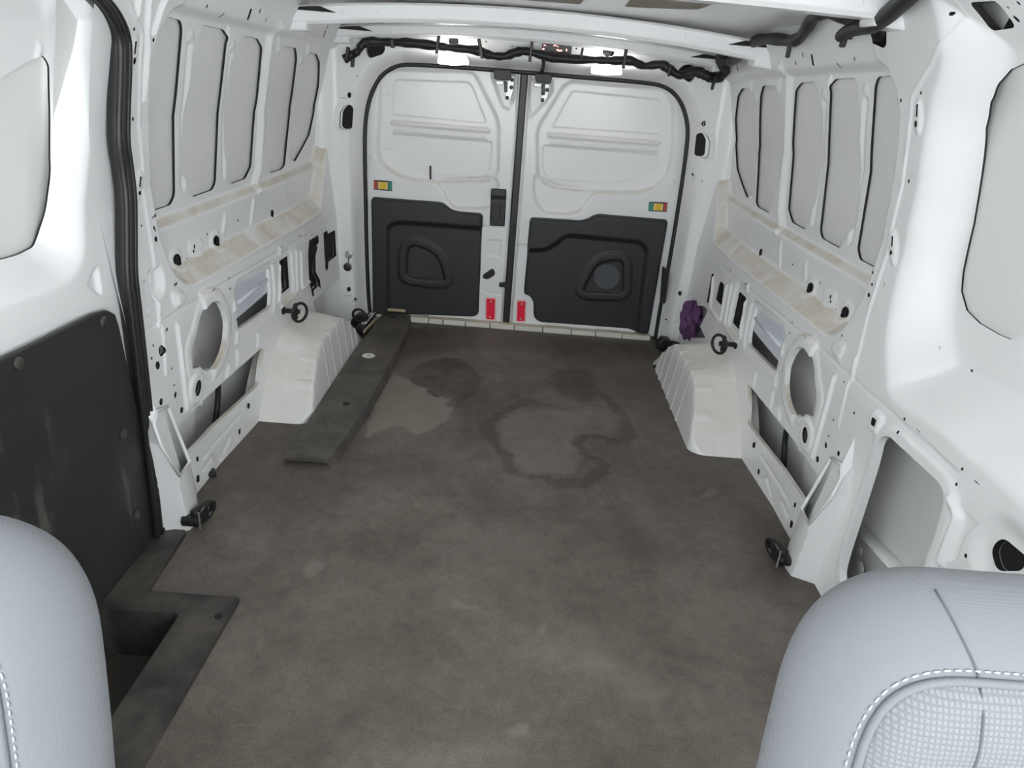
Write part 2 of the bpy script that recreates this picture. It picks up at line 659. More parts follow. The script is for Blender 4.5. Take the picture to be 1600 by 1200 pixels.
# ---- side wall surfaces: distance from the centre line as a function of (y, z)
def taper(y):
    return .06*np.clip(y-1.9, 0, .85)

def zdrop(y, z):
    return z+.045*np.clip(y-1.9, 0, 2)*sm((z-.8)/.3)

ZP = [0, .5, .65, .85, 1.0, 1.15, 1.25, 1.34, 1.42]
XP = [.855, .868, .885, .903, .893, .865, .840, .80, .745]
ZW = [0, .55, .565, .57, .615, .622, .722, .728, .745, .75, 1.0, 1.20, 1.24, 1.246, 1.262, 1.268, 1.31, 1.36, 1.42]
XW = [.855, .868, .871, .876, .925, .930, .930, .934, .951, .953, .932, .888, .879, .875, .846, .842, .824, .79, .745]

def d_post(y, z):
    return np.interp(zdrop(y, z), ZP, XP)-taper(y)

def d_wall(y, z):
    return np.interp(zdrop(y, z), ZW, XW)-taper(y)

def d_low(y, z):
    return .855+.027*z-taper(y)

def d_band(y, z):
    return .930-taper(y)

def onto(q, D, s):
    x = .87
    for _ in range(14):
        p = at(q, x=s*x)
        x = .5*x+.5*float(D(p[1], p[2]))
    return (float(p[1]), float(p[2]))

def LOW(cr, L, s=1):
    return [onto(q, d_low, s) for q in pts(cr, L)]

def POST(cr, L, s=1):
    return [onto(q, d_post, s) for q in pts(cr, L)]

def BAND(cr, L, s=1):
    return [onto(q, d_band, s) for q in pts(cr, L)]

def d_win(y, z):
    return np.interp(zdrop(y, z), [.75, 1.0, 1.2, 1.24], [.953, .932, .888, .879])-taper(y)

def WIN(cr, L, s=1):
    return [onto(q, d_win, s) for q in pts(cr, L)]

# region behind the posts where the wall steps out to shelf, band and window bays
REG = POST(lA, [(525, 662), (450, 628), (380, 560), (335, 480), (295, 385), (258, 280), (238, 200)], -1)
REG += POST(l2, [(118, 880), (108, 650), (112, 450), (128, 280), (165, 160), (230, 50), (300, 5)], -1)
REG = [(min(y, 1.93), z) for y, z in REG]
REG = REG+[(REG[-1][0]+.03, 1.5), (3.40, 1.5), (3.40, 1.0), (3.24, .80), (3.12, .68), (3.02, .555)]
REGSD = sdp(REG, .2)

def base_wall(Y, Z):
    k = sm(-REGSD(Y, Z)/.022)
    return d_post(Y, Z)*(1-k)+d_wall(Y, Z)*k

# front bay on the right wall (blanked window beside the seats)
BAY = POST(cG, [(340, 170), (300, 330), (280, 450), (245, 650), (200, 850), (170, 1000), (160, 1090), (168, 1180)])
BAY += POST(cF, [(85, 190), (140, 270), (240, 335), (380, 420), (520, 555), (640, 640), (847, 850)])
BAY = BAY+[(.6, .57), (.6, 1.39), (1.64, 1.39)]
BAYSD = sdp(rnd(BAY, .05), .3)
def d_bay(y, z):
    return np.interp(z, [.5, .72, .95, 1.2, 1.35], [.985, .985, .975, .945, .89])

def base_right(Y, Z):
    D = base_wall(Y, Z)
    k = sm(-BAYSD(Y, Z)/.115)
    return D*(1-k)+d_bay(Y, Z)*k

def side_features(s):
    """embossed ribs and holes shared by both side walls, plus those of one side"""
    F, H = [], []
    big = LOW(cM, [(232, 600), (240, 560), (265, 500), (300, 450), (330, 438), (360, 450), (385, 490), (402, 550), (408, 620),
                   (412, 700), (425, 740), (428, 800), (410, 870), (398, 908), (375, 900), (352, 885), (335, 905),
                   (305, 910), (275, 890), (250, 840), (232, 770), (225, 690)])
    bsd = sdp(big, .12)
    H.append(hole(big, .016))
    F.append(lambda U, V: -.009*sm((.044-np.abs(bsd(U, V)-.0))/.012)*(U > 1.92)-.004*sm((.03-np.abs(bsd(U, V)))/.01))
    sml = LOW(cM, ell(350, 1030, 18, 56))
    ssd = sdp(sml, .1)
    H.append(hole(sml, .008))
    F.append(lambda U, V: -.007*sm((.030-ssd(U, V))/.012))
    tri = rnd(LOW(c6, [(338, 209), (428, 292), (428, 332), (416, 385), (405, 430), (313, 338), (318, 290)]), .012)
    tsd = sdp(tri, .1)
    H.append(hole(tri, .012))
    F.append(lambda U, V: .007*sm((.028-tsd(U, V))/.012))
    h4 = rnd(LOW(cN, [(480, 500), (553, 572), (485, 910), (410, 825)]), .006)
    hsd = sdp(h4, .12)
    H.append(hole(h4, .012, 1, True))
    F.append(lambda U, V: .009*sm((.035-hsd(U, V))/.014))
    low = rnd(LOW(c6, [(316, 466), (556, 782), (507, 862), (325, 614), (317, 600), (322, 530)]), .02)
    H.append(hole(low, .012))
    # ribs round the openings
    for a in ([(185, 400), (183, 480)], [(142, 622), (138, 695)], [(122, 748), (105, 840)], [(160, 852), (165, 920)], [(5, 618), (-5, 690)]):
        F.append(bar(LOW(cM, a), .013, -.007))
    F.append(bar(LOW(cM, [(535, 640), (385, 1180)]), .012, -.008))
    F.append(feat(sdp(rnd(LOW(cM, [(500, 440), (520, 400), (570, 395), (597, 430), (578, 500), (555, 530), (515, 500)]), .02)), -.006, .010))
    for a in ([(590, 440), (540, 800), (520, 980)], [(560, 620), (505, 990)], [(425, 440), (350, 850), (400, 940), (480, 1030)], [(375, 450), (310, 800)], [(235, 360), (205, 680), (290, 800)]):
        F.append(bar(LOW(cN, a), .011, -.008))
    F.append(bar(LOW(cN, [(620, 590), (700, 610), (800, 740), (940, 850)]), .006, -.004))
    # rail along the floor
    F.append(bar(LOW(l7, [(445, 635), (715, 320)], -1), .007, .006))
    F.append(bar(LOW(l7, [(450, 720), (520, 615), (575, 640)], -1), .010, .006))
    F.append(bar(LOW(l7, [(600, 580), (650, 465), (690, 490)], -1), .010, .006))
    for e in (ell(408, 633, 9, 20), ell(775, 250, 12, 22)):
        H.append(hole(LOW(l7, e, -1), .006))
    for a in ([(400, 755), (422, 745), (424, 795), (402, 806)], [(705, 420), (720, 410), (719, 448), (704, 460)], [(283, 265), (305, 255), (304, 295), (284, 306)]):
        H.append(hole(LOW(l7, a, -1), .004))
    # crease where upper and lower panels overlap
    F.append(bar([(1.2, .545), (1.9, .528), (2.2, .525), (3.1, .512)], .004, .004))
    # small fixing holes along the panel joint
    for p in ((795, 576, 4, 12), (797, 655, 4, 12)):
        H.append(hole(LOW(lA, ell(*p), -1), .004))
    for a in ([(640, 668), (668, 650), (668, 660), (642, 678)], [(826, 612), (848, 597), (848, 607), (828, 618)]):
        H.append(hole(LOW(lA, a, -1), .004))
    for p in ((385, 355), (565, 245), (677, 230)):
        H.append(hole(LOW(lC, [(p[0]-14, p[1]+8), (p[0]+12, p[1]-12), (p[0]+12, p[1]-2), (p[0]-12, p[1]+16)], -1), .003))
    # window bays: openings in the inner frame, black mastic at their edges
    wins = [c5_ for c5_ in (
        [(760, 140), (700, 143), (688, 175), (672, 420), (640, 680), (622, 790), (632, 830), (692, 862), (735, 700), (765, 300)],
        [(620, 148), (540, 152), (522, 175), (510, 470), (482, 720), (490, 750), (558, 788), (608, 700), (632, 300)],
        [(466, 162), (412, 166), (390, 195), (378, 400), (363, 640), (378, 690), (428, 718), (462, 620), (492, 260)],
        [(316, 176), (268, 178), (258, 215), (252, 420), (242, 615), (250, 632), (292, 655), (310, 600), (345, 300)],
        [(224, 184), (190, 188), (174, 215), (164, 300), (165, 400), (170, 490), (190, 550), (208, 598), (228, 590), (244, 260)])]
    for L in wins:
        p = rnd(WIN(c5, L), .012, 4)
        H.append(hole(p, .0065, 1))
    # pressed beads on the mullions
    for a in ([(655, 205), (640, 420), (597, 755)], [(500, 215), (490, 420), (456, 690)], [(243, 225), (236, 420), (225, 590)]):
        l = WIN(c5, a)
        F.append(bar(l, .017, .007)); F.append(bar([l[0], (l[0][0], l[0][1]+.004)], .02, -.010))
    l = WIN(c5, [(380, 120), (368, 300), (355, 480), (340, 650), (345, 715)])
    F.append(bar(l, .028, -.016))
    # header shadow pocket ends
    for q in ((1.93, 1.232), (2.25, 1.218), (2.62, 1.203), (2.93, 1.19)):
        F.append(bar([(q[0], q[1]), (q[0]+.012, q[1]-.03)], .012, -.008))
    # pressings and holes in the band above the shelf
    for p in ((370, 427, 31, 46), (678, 280, 25, 42)):
        e = BAND(lA, ell(*p), -1)
        sdv = sdp(e, .06)
        H.append(hole(e, .01))
        F.append(lambda U, V, sdv=sdv: -.005*sm((.018-sdv(U, V))/.01))
    F.append(feat(sdp(rnd(BAND(lA, [(465, 280), (560, 245), (590, 290), (570, 390), (490, 415), (462, 360)], -1), .02)), -.005, .010))
    for p in ((506, 325, 6, 20), (499, 360, 6, 16), (455, 419, 4, 9), (619, 230, 4, 12), (858, 123, 4, 11)):
        H.append(hole(BAND(lA, ell(*p), -1), .004))
    for p in ((285, 22, 17, 36), ):
        e = BAND(lC, ell(*p), -1)
        H.append(hole(e, .01))
    for a in ([(430, 845), (428, 895)], [(335, 770), (332, 850)]):
        F.append(bar(BAND(c5, a), .016, -.005))
    # post face: seam ridge, fixing holes, key slots
    F.append(bar(POST(cG, [(360, 0), (357, 100), (320, 180), (252, 300), (240, 430), (190, 700), (110, 990), (62, 1190)]), .006, -.006))
    F.append(bar(POST(cR, [(415, 0), (330, 320)]), .006, -.006))
    for p in ((215, 314, 3, 7), (199, 502, 3, 7), (168, 683, 3, 7), (127, 851, 3, 6), (125, 889, 3, 6), (115, 922, 4, 8), (240, 566, 3, 7), (278, 290, 3, 6), (345, 40, 4, 8), (164, 889, 2, 6), (31, 1049, 2, 6)):
        H.append(hole(POST(cG, ell(*p)), .004))
    for x, y0, y1, yb in ((274, 325, 368, 388), (196, 738, 772, 790)):
        H.append(hole(POST(cG, [(x-2, y0), (x+3, y0), (x+1, y1), (x-4, y1)]), .004))
        H.append(hole(POST(cG, ell(x-4, yb, 4, 12 if yb < 500 else 8)), .004))
        e = POST(cG, ell(x-2, (y0+y1)/2+20, 16, 62))
        F.append(feat(sdp(e), -.006, .012))
    for p in ((307, 289, 3, 7), (284, 364, 3, 7), (272, 407, 5, 16), (331, 446, 6, 14), (405, 256, 4, 8), (355, 109, 3, 8)):
        H.append(hole(LOW(cR, ell(*p)), .004))
    # slots and holes on the roof rail
    for p in ((440, 1.287), (1040, 1.26), (1300, 1.25)):
        pass
    for y, z, a, b in ((2.30, 1.262, .012, .030), (2.36, 1.275, .006, .014), (2.42, 1.255, .005, .016), (2.78, 1.248, .009, .026), (2.84, 1.252, .005, .012),
                       (3.0, 1.238, .010, .026), (3.0, 1.262, .008, .016), (2.05, 1.265, .006, .012), (2.15, 1.25, .005, .014)):
        H.append(hole(rect(y, z, a, b), .004))
    if s < 0:
        # left only: rear lamp openings, door-side pocket with a long slot
        H.append(hole(rnd(LOW(lC, [(650, 290), (740, 235), (745, 310), (712, 350), (715, 600), (758, 680), (765, 770), (742, 735), (692, 785), (700, 840), (683, 838), (650, 700), (640, 420)], -1), .004, 3), .012, 1, True))
        H.append(hole(rnd(LOW(lC, [(790, 215), (825, 190), (835, 222), (905, 185), (918, 440), (842, 498), (832, 582), (812, 572), (800, 400)], -1), .004, 3), .012, 1, True))
        H.append(hole(rnd(LOW(lC, [(688, 890), (955, 655), (985, 700), (985, 1040), (720, 990)], -1), .01), .01))
        H.append(hole(POST(lA, [(105, 600), (125, 582), (145, 600), (160, 740), (175, 830), (165, 875), (145, 877), (130, 820), (115, 720)], -1), .02))
        F.append(feat(sdp(rnd(POST(lA, [(150, 500), (255, 455), (285, 520), (300, 690), (200, 790), (160, 640)], -1), .03)), .016, .022))
        H.append(hole(POST(lA, ell(260, 1140, 20, 44), -1), .008))
        H.append(hole(POST(l3, ell(107, 533, 8, 15), -1), .006))
        H.append(hole(POST(l3, ell(119, 665, 6, 12), -1), .006))
        for p in ((196, 98, 5, 14), (213, 202, 5, 14), (222, 273, 8, 18), (365, 625, 5, 15), (300, 983, 5, 12), (196, 1100, 5, 14)):
            H.append(hole(POST(lA, ell(*p), -1), .004))
        F.append(feat(sdp(rnd(POST(lA, [(345, 690), (400, 668), (440, 710), (435, 770), (370, 825)], -1), .02)), -.006, .01))
        for a in ([(930, -20), (910, 175)], [(1065, -30), (1030, 420), (1040, 600), (1010, 950), (985, 1250)], [(1270, -20), (1100, 430)]):
            F.append(bar(POST(cQ, a, -1), .012, -.010))
    else:
        H.append(hole(rnd(LOW(cN, [(315, 400), (347, 432), (318, 648), (260, 585), (285, 470), (300, 410)]), .008), .012, 1, True))
        H.append(hole(LOW(cN, [(216, 316), (238, 322), (180, 624), (162, 618)]), .01, 1, True))
        H.append(hole(LOW(cN, [(128, 655), (165, 690), (155, 740), (90, 870), (150, 985), (-40, 985), (-40, 640)]), .01))
        # lower front pocket beside the seat
        fr = rnd(LOW(cR, [(530, 372), (578, 362)])+LOW(cF, [(400, 690), (425, 745), (420, 810), (378, 970), (345, 1060), (300, 1180)])
                 + LOW(cR, [(470, 1110), (385, 1100), (352, 1060), (345, 1000), (365, 920), (430, 720), (500, 500)]), .03)
        fsd = sdp(fr, .12)
        H.append(hole(fr, .018))
        F.append(lambda U, V: -.006*sm((.030-fsd(U, V))/.012))
        sq = LOW(cR, [(505, 275), (525, 290), (515, 324), (497, 310)])
        qsd = sdp(sq, .1)
        H.append(hole(sq, .008)); F.append(lambda U, V: -.008*sm((.02-qsd(U, V))/.008))
        for p in ((178, 334, 6, 11), (161, 409, 6, 11), (494, 609, 7, 13), (470, 694, 7, 13), (823, 1018, 10, 16), (527, 1089, 8, 15)):
            H.append(hole(LOW(cF, ell(*p)), .004))
        for a in ([(237, 380), (268, 408), (268, 418), (237, 392)], [(558, 662), (602, 698), (602, 710), (560, 676)]):
            H.append(hole(LOW(cF, a), .004))
        F.append(feat(sdp(LOW(cF, ell(553, 785, 16, 22))), -.010, .018))
        F.append(bar(LOW(cF, [(465, 775), (485, 880), (395, 1120)]), .014, -.012))
        F.append(feat(sdp(rnd(LOW(cF, [(475, 770), (560, 870), (615, 905), (520, 990), (480, 1130), (420, 1130), (495, 880)]), .02)), .006, .012))
        bk = rnd(LOW(cF, [(632, 1065), (650, 1018), (685, 993), (712, 998), (830, 1100), (800, 1170), (660, 1170)]), .02)
        ksd = sdp(bk, .12)
        H.append(hole(bk, .012, 1, True)); F.append(lambda U, V: .012*sm((.05-ksd(U, V))/.04))
        for e in ((435, 905, 12, 22), (432, 985, 22, 36)):
            pass
        # blanked window of the front bay
        def BAYP(cr, L):
            return [onto(q, base_right1, 1) for q in pts(cr, L)]
        bw = BAYP(cG, [(640, 195), (600, 198), (560, 215), (520, 260), (495, 320), (480, 400), (470, 520), (450, 650), (425, 770), (408, 850), (403, 910), (420, 970), (460, 1010), (520, 1045), (560, 1062), (620, 1020), (760, 1000), (760, 300)])
        H.append(hole(bw, .004, 1))
        H.append(hole([onto(q, base_right1, 1) for q in pts(cG, ell(337, 1088, 4, 6))], .004))
        H.append(hole([onto(q, base_right1, 1) for q in pts(cG, ell(437, 1158, 4, 6))], .004))
        H.append(hole(rnd(POST(cV, [(850, 40), (880, 12), (1130, 0), (1138, 60), (1115, 250), (1080, 285), (865, 318), (840, 290)]), .015), .02, 1, True))
        for p in ((1203, 60, 10, 26), (1185, 188, 18, 42), (1340, 20, 14, 30)):
            H.append(hole(POST(cV, ell(*p)), .006))
        H.append(hole(POST(cV, [(1275, -20), (1285, -20), (1284, 72), (1274, 72)]), .004))
        H.append(hole(rnd(POST(cT, [(1378, 240), (1520, 225), (1520, 380), (1495, 402), (1380, 350)]), .008), .02, 1, True))
    return F, H

def base_right1(y, z):
    return base_right(np.array([float(y)]), np.array([float(z)]))[0]

def side_wall(name, s, y0, y1, base, step):
    F, H = side_features(s)
    def depth(Y, Z):
        D = base(Y, Z)
        for f in F:
            D = D+f(Y, Z)
        return D
    return sheet(name, y0, y1, -.005, 1.42, step, depth, lambda U, V, D: (s*D, U, V), [M_PAINT, M_MASTIC_SHADE], None, H, None, (-s, 0, 0))

wall_l = tag(side_wall('wall_left', -1, 1.545, 3.262, base_wall, .004), 'white pressed steel side wall with window bays, shelf and cut-outs behind the sliding door', None, None, 'structure')
wall_r = tag(side_wall('wall_right', 1, .66, 3.262, base_right, .0045), 'white pressed steel side wall with blanked bays and a lower pocket opening', None, None, 'structure')

# outer skins seen through the openings
def d_skin(Y, Z):
    return np.interp(zdrop(Y, Z), [-.05, .60, .75, 1.0, 1.2, 1.26, 1.44], [.985, .995, .9615, .9405, .8965, .885, .85])-taper(Y)
for s, wl in ((-1, wall_l), (1, wall_r)):
    def dsk(Y, Z):
        D = d_skin(Y, Z)
        if s > 0:
            k = sm((1.72-Y)/.08)
            D = D*(1-k)+(d_bay(Y, Z)+.005)*k
        return D
    sheet('outer_skin', 1.50 if s < 0 else .6, 3.42, -.26, 1.44, .03, dsk, lambda U, V, D: (s*D, U, V), M_SKIN, wl, face=(-s, 0, 0))
    # stiffening rail and bracket inside the cavity, seen through the cut-outs
    BY = max(p[0] for p in LOW(c6, [(313, 338), (338, 209)]))+.02
    yy = LOW(cN, [(575, 1000), (925, 890), (640, 660)])
    xm = .885-float(taper(2.4))
    prism('brace', [(2.12, .392), (BY, .392), (BY, .452), (BY-.02, .46), (BY-.02, .51), (2.12, .51)], xm, xm+.03, lambda u, v, d: (s*d, u, v), M_BRACE, wl, .006)
    tube('brace_bead', [(s*(xm-.002), 2.14, .443), (s*(xm-.002), BY-.02, .443)], .006, M_BRACE, wl, 8)
    prism('inner_brace', [(1.70, -.03), (1.92, -.03), (2.05, .5), (1.98, .5)], .94, .985, lambda u, v, d: (s*d, u, v), M_SKIN, wl, .01)
    for y, z in ((1.95, .17), (2.06, .12)):
        lathe('clip', [(.010, 0), (.010, .02), (.004, .025)], (s*.985, y, z), (-s, 0, 0), M_SKIN, wl, 10)
    tube('cavity_cable', catmull([(s*.93, 2.05, .02), (s*.93, 2.10, .12), (s*.95, 2.18, .18), (s*.95, 2.3, .30), (s*.95, 2.5, .33)], 6), .010, M_PLAST, wl, 8)
    tube('cavity_strap', catmull([(s*.86, 2.9, .02), (s*.87, 2.92, .2), (s*.88, 2.95, .4), (s*.88, 2.97, .5)], 6), .022, M_PLAST, wl, 8)

# ---- wheel arches (pressed, ribbed, welded into each side)
def smin(a, b, k):
    h = np.clip(.5+.5*(b-a)/k, 0, 1)
    return b*(1-h)+a*h-k*h*(1-h)

def arch(s, wl):
    def z_of(Xx, Y):
        top = .195+.33*(Xx-.66)
        rear = (3.04-Y)*.80
        front = (Y-2.195)*1.0+.02*np.sin(np.clip((Y-2.195)/.2, 0, 1)*math.pi)
        crn = np.hypot(np.maximum(0, .72-Xx), np.maximum(0, 2.262-Y))
        rib = 0
        for yc in (2.46, 2.56, 2.66, 2.76, 2.85, 2.92):
            rib = rib+sm((.011-np.abs(Y-yc))/.007)*sm((.76-Xx)/.03)
        rib2 = 0
        for yc in (2.285, 2.365):
            rib2 = rib2+sm((.013-np.abs(Y-yc))/.008)*sm((.745-Xx)/.03)
        side = (Xx-.655+.006*rib)*9.0
        top = top+.006*rib*sm((.72-Xx)/.05)
        front = front+.008*rib2
        cut = (.066-crn)*8
        z = smin(top, front, .05)
        z = smin(z, rear, .07)
        z = smin(z, side, .055)
        z = smin(z, cut+.02, .02)
        return z
    o = sheet('wheel_arch', .645, .90, 2.17, 3.06, .0035, z_of, lambda U, V, D: (s*U, V, np.maximum(D, -.01)), M_ARCH, wl,
              [dict(sd=lambda U, V: z_of(U, V)+.006, rim=0)], None, (0, 0, 1))
    return o
aL = arch(-1, wall_l); aL['label'] = 'white ribbed wheel arch with scuffed paint beside the black strip'
aR = arch(1, wall_r); aR['label'] = 'white ribbed wheel arch near the purple cloth'

# ---- post feet: boxed brackets with an open pocket where the posts meet the floor
def post_foot(s, wl):
    A = lambda cr, x, y, X: np.array((s*X,)+tuple(at(cr(x, y), x=X)[1:]))
    fl = [(.862, 1.745), (.797, 1.612), (.803, 1.566), (.862, 1.538)]
    b0, b1, b2, b3 = [np.array((s*x, y, -.004)) for x, y in fl]
    t1 = A(cR, 160, 705, .805)
    t2 = A(cR, 192, 778, .803)
    a0 = A(cR, 297, 468, .852)
    a1 = A(cR, 345, 500, .848)
    wtop = A(cR, 420, 345, .870)
    f3 = A(cR, 302, 836, .860)
    f2 = A(cR, 190, 822, .803)
    k1 = A(cR, 345, 560, .835)
    k2 = A(cR, 300, 650, .822)
    r1 = A(cR, 400, 500, .868)
    r2 = A(cR, 375, 640, .866)
    in0 = A(cR, 235, 715, .845); in1 = A(cR, 300, 640, .86); in2 = A(cR, 250, 610, .858)
    V = [b0, b1, b2, b3, t1, t2, a0, a1, wtop, f3, f2, k1, k2, r1, r2]
    I = dict(b0=0, b1=1, b2=2, b3=3, t1=4, t2=5, a0=6, a1=7, w=8, f3=9, f2=10, k1=11, k2=12, r1=13, r2=14)
    wb = np.array((s*.864, 1.70, .17)); V.append(wb)
    F = [(0, 1, 4, 15), (1, 10, 5, 4), (1, 2, 10), (2, 3, 9, 10), (10, 9, 14, 12, 5), (12, 14, 13, 11), (11, 13, 8, 7), (15, 4, 6)]
    o = auto(meshobj('post_foot', V, F, M_PAINT, wl), 30)
    m = o.modifiers.new('solid', 'SOLIDIFY'); m.thickness = .004; m.offset = 0
    bevel(o, .008, 3)
    pk = [t1+np.array((s*.02, 0, -.05)), t2+np.array((s*.02, .01, -.05)), k2+np.array((s*.02, .01, -.04)), k1+np.array((s*.02, .01, -.03)), a0+np.array((s*.012, 0, -.02))]
    meshobj('pocket_floor', pk, [(0, 1, 2, 3, 4)], M_SKIN, wl, False)
    tube('pocket_rim', [a0, t1, t2, k2, k1, a1, a0], .0045, M_PAINT, wl, 8)
for s, wl in ((-1, wall_l), (1, wall_r)):
    post_foot(s, wl)

# ---- rear frame: pillars, header and door reveal
APL = [at(q, y=3.352)[[0, 2]] for q in ((584, 512), (577, 480), (573, 400), (571, 300), (570, 215), (573, 175), (581, 145), (595, 120), (612, 107), (635, 101))]
APL = [tuple(p) for p in APL]
APR = [at(q, y=3.352)[[0, 2]] for q in ((700, 104), (820, 113), (900, 120), (985, 127), (1030, 133), (1052, 145), (1066, 165), (1074, 195), (1073, 230), (1062, 310), (1046, 410), (1032, 480), (1023, 535))]
APR = [tuple(p) for p in APR]
APER = APL+APR
APER[0] = (APER[0][0], -.02); APER[-1] = (APER[-1][0], -.02)
asd = sdp(APER, .6)

def PIL(cr, L, y=PILY):
    return [tuple(at(q, y=y)[[0, 2]]) for q in pts(cr, L)]

def rear_frame():
    H = [hole(APER, .03)]
    F = []
    dh = rnd(PIL(cD, [(310, 450), (345, 400), (380, 380), (412, 383), (427, 410), (415, 600), (395, 614), (330, 614), (303, 590)]), .008)
    ov = PIL(cD, ell(395, 290, 18, 28))
    for p in (dh, ov):
        for k in (1, -1):
            H.append(hole([(k*x, z) for x, z in p], .03, 0, True))
    for k in (1, -1):
        q = [(k*x, z) for x, z in PIL(cD, [(250, 400), (330, 350), (440, 360), (440, 625), (320, 640), (240, 620)])]
        F.append(feat(sdp(rnd(q, .03), .1), -.008, .02))
    H.append(hole(rnd(PIL(cK, [(1180, 425), (1350, 415), (1368, 470), (1345, 520), (1215, 562), (1182, 520)]), .012), .03, 0, True))
    H.append(hole(rnd(PIL(cU, [(1060, 590), (1110, 540), (1180, 535), (1212, 570), (1200, 660), (1160, 692), (1100, 650)]), .012), .03, 0, True))
    for p in ((545, 452, 3, 4), ):
        H.append(hole([tuple(at(q, y=PILY)[[0, 2]]) for q in ell(*p)], .004))
    for px in ((554, 469, 2, 3.2), (1062.6, 458.6, 3, 4), (1044.5, 506.6, 2, 2.6), (1086, 275, 1.6, 3), (1085, 282, 1.2, 1.2), (1097, 283, 1.2, 1.4),
               (1057.3, 442.6, 1.2, 1.2), (1076, 355, 1, 1), (1064, 393, 1, 1), (1072.5, 413, 1, 1), (558, 119, 1.2, 1.4), (1099, 137, 1.2, 1.2)):
        H.append(hole([tuple(at(q, y=PILY)[[0, 2]]) for q in ell(*px)], .004))
    for px in ((709, 64.5, 6.5, 6.5), (953, 82, 6.5, 6.5)):
        H.append(hole([tuple(at(q, y=PILY)[[0, 2]]) for q in ell(*px)], .02))
    for px in ((727, 67, 1.3), (731, 67.5, .9), (760, 65, 1.5), (800, 72, 1.2), (803, 73, .8), (667, 58, 1), (900, 76, 1.6), (993, 83, 1.6), (1047, 97, 1.2)):
        H.append(hole([tuple(at(q, y=PILY)[[0, 2]]) for q in ell(px[0], px[1], px[2], px[2]*1.1)], .004))
    def depth(Xx, Z):
        a = asd(Xx, Z)
        D = PILY+.104*sm((.052-a)/.05)
        # header folds towards the roof
        D = D-.02*sm((Z-1.22)/.05)
        ax = np.abs(Xx)
        D = D-.03*sm((ax-.80)/.08)
        for f in F:
            D = D+f(Xx, Z)
        return D
    return sheet('wall_rear', -.96, .96, -.01, 1.36, .0045, depth, lambda U, V, D: (U, D, V), [M_PAINT, M_MASTIC_SHADE], None, H, None, (0, -1, 0))
wall_b = tag(rear_frame(), 'white rear frame around the two cargo doors, with pillar openings', None, None, 'structure')
sheet('outer_closing_panel', -1.02, 1.02, -.26, 1.45, .06, lambda U, V: np.full(U.shape, 3.45), lambda U, V, D: (U, D, V), M_SKIN, wall_b, face=(0, -1, 0))
for k, q in enumerate(((1063, 420), (555, 440))):
    pass
# seams on the pillars
for k in (-1, 1):
    for z in (1.005, .135):
        tube('seam', [(k*.722, PILY-.001, z), (k*.79, PILY-.002, z-.002)], .0018, M_SKIN, wall_b, 6)

# weatherstrip round the aperture
seal = tube('door_seal', [(x, 3.352, z) for x, z in catmull([(p[0], p[1]) for p in APER], 4)], .0095, M_RUBBER, wall_b, 8)
seal['label'] = 'black rubber weatherstrip round the rear doors'

# ---- rear doors
def DOOR(cr, L, y=DOORY):
    return [tuple(at(q, y=y)[[0, 2]]) for q in pts(cr, L)]

dmap = lambda U, V, D: (U, D, V)

def rear_door(name, x0, x1, F, label):
    def depth(Xx, Z):
        D = np.full(Xx.shape, DOORY)
        for f in F:
            D = D+f(Xx, Z)
        return D
    o = sheet(name, x0, x1, .012, 1.175, .0035, depth, dmap, [M_DOOR], None, (), lambda U, V: asd(U, V)-.012, (0, -1, 0))
    tag(o, label, None, None, 'structure')
    prism('outer_panel', [(x0, .0), (x1, .0), (x1, 1.18), (x0, 1.18)], 3.43, 3.445, lambda u, v, d: (u, d, v), M_SKIN, o)
    return o

def groove(poly, r=.0035, d=.006):
    return bar(list(poly)+[poly[0]], r, d)

FL = [feat(sdp(rnd(DOOR(dL, [(150, 180), (195, 105), (260, 75), (850, 85), (915, 110), (960, 190), (1112, 490), (1108, 900), (1040, 985), (930, 995), (640, 990), (470, 985), (320, 950), (200, 875), (140, 790), (132, 700)]), .05), .1), .036, .019),
      feat(sdp(rnd(DOOR(dL, [(560, 960), (640, 1030), (690, 1140), (760, 1200), (1000, 1195), (1100, 1150), (1108, 930), (900, 930)]), .04), .1), .024, .018),
      feat(sdp(rnd(DOOR(dL, [(285, 170), (860, 190), (890, 230), (1003, 515), (960, 522), (260, 452), (250, 430), (265, 200)]), .012)), .009, .005),
      feat(sdp(rnd(DOOR(dL, [(240, 595), (1045, 660), (1030, 870), (1000, 920), (940, 942), (440, 882), (300, 790), (245, 740)]), .012)), .009, .005),
      bar(DOOR(dL, [(265, 512), (1005, 575)]), .016, -.014), bar(DOOR(dL, [(275, 575), (990, 632)]), .011, -.008),
      feat(sdp(DOOR(dL, ell(102, 780, 26, 34))), -.006, .012),
      feat(sdp(rnd(DOOR(dLb, [(1040, 400), (1170, 400), (1160, 560), (1035, 555)]), .01)), .007, .012),
      bar(DOOR(dLb, [(1015, 300), (1190, 312)]), .006, .006), bar(DOOR(dLb, [(1000, 830), (1060, 862), (1190, 875)]), .006, .006),
      bar(DOOR(dL, [(200, 285), (250, 290)]), .005, .005), bar(DOOR(dL, [(175, 718), (240, 720)]), .005, .005),
      feat(sdp(rnd(DOOR(dL, [(1020, 130), (1060, 90), (1240, 100), (1230, 330), (1190, 430), (1110, 400)]), .02)), .012, .02)]
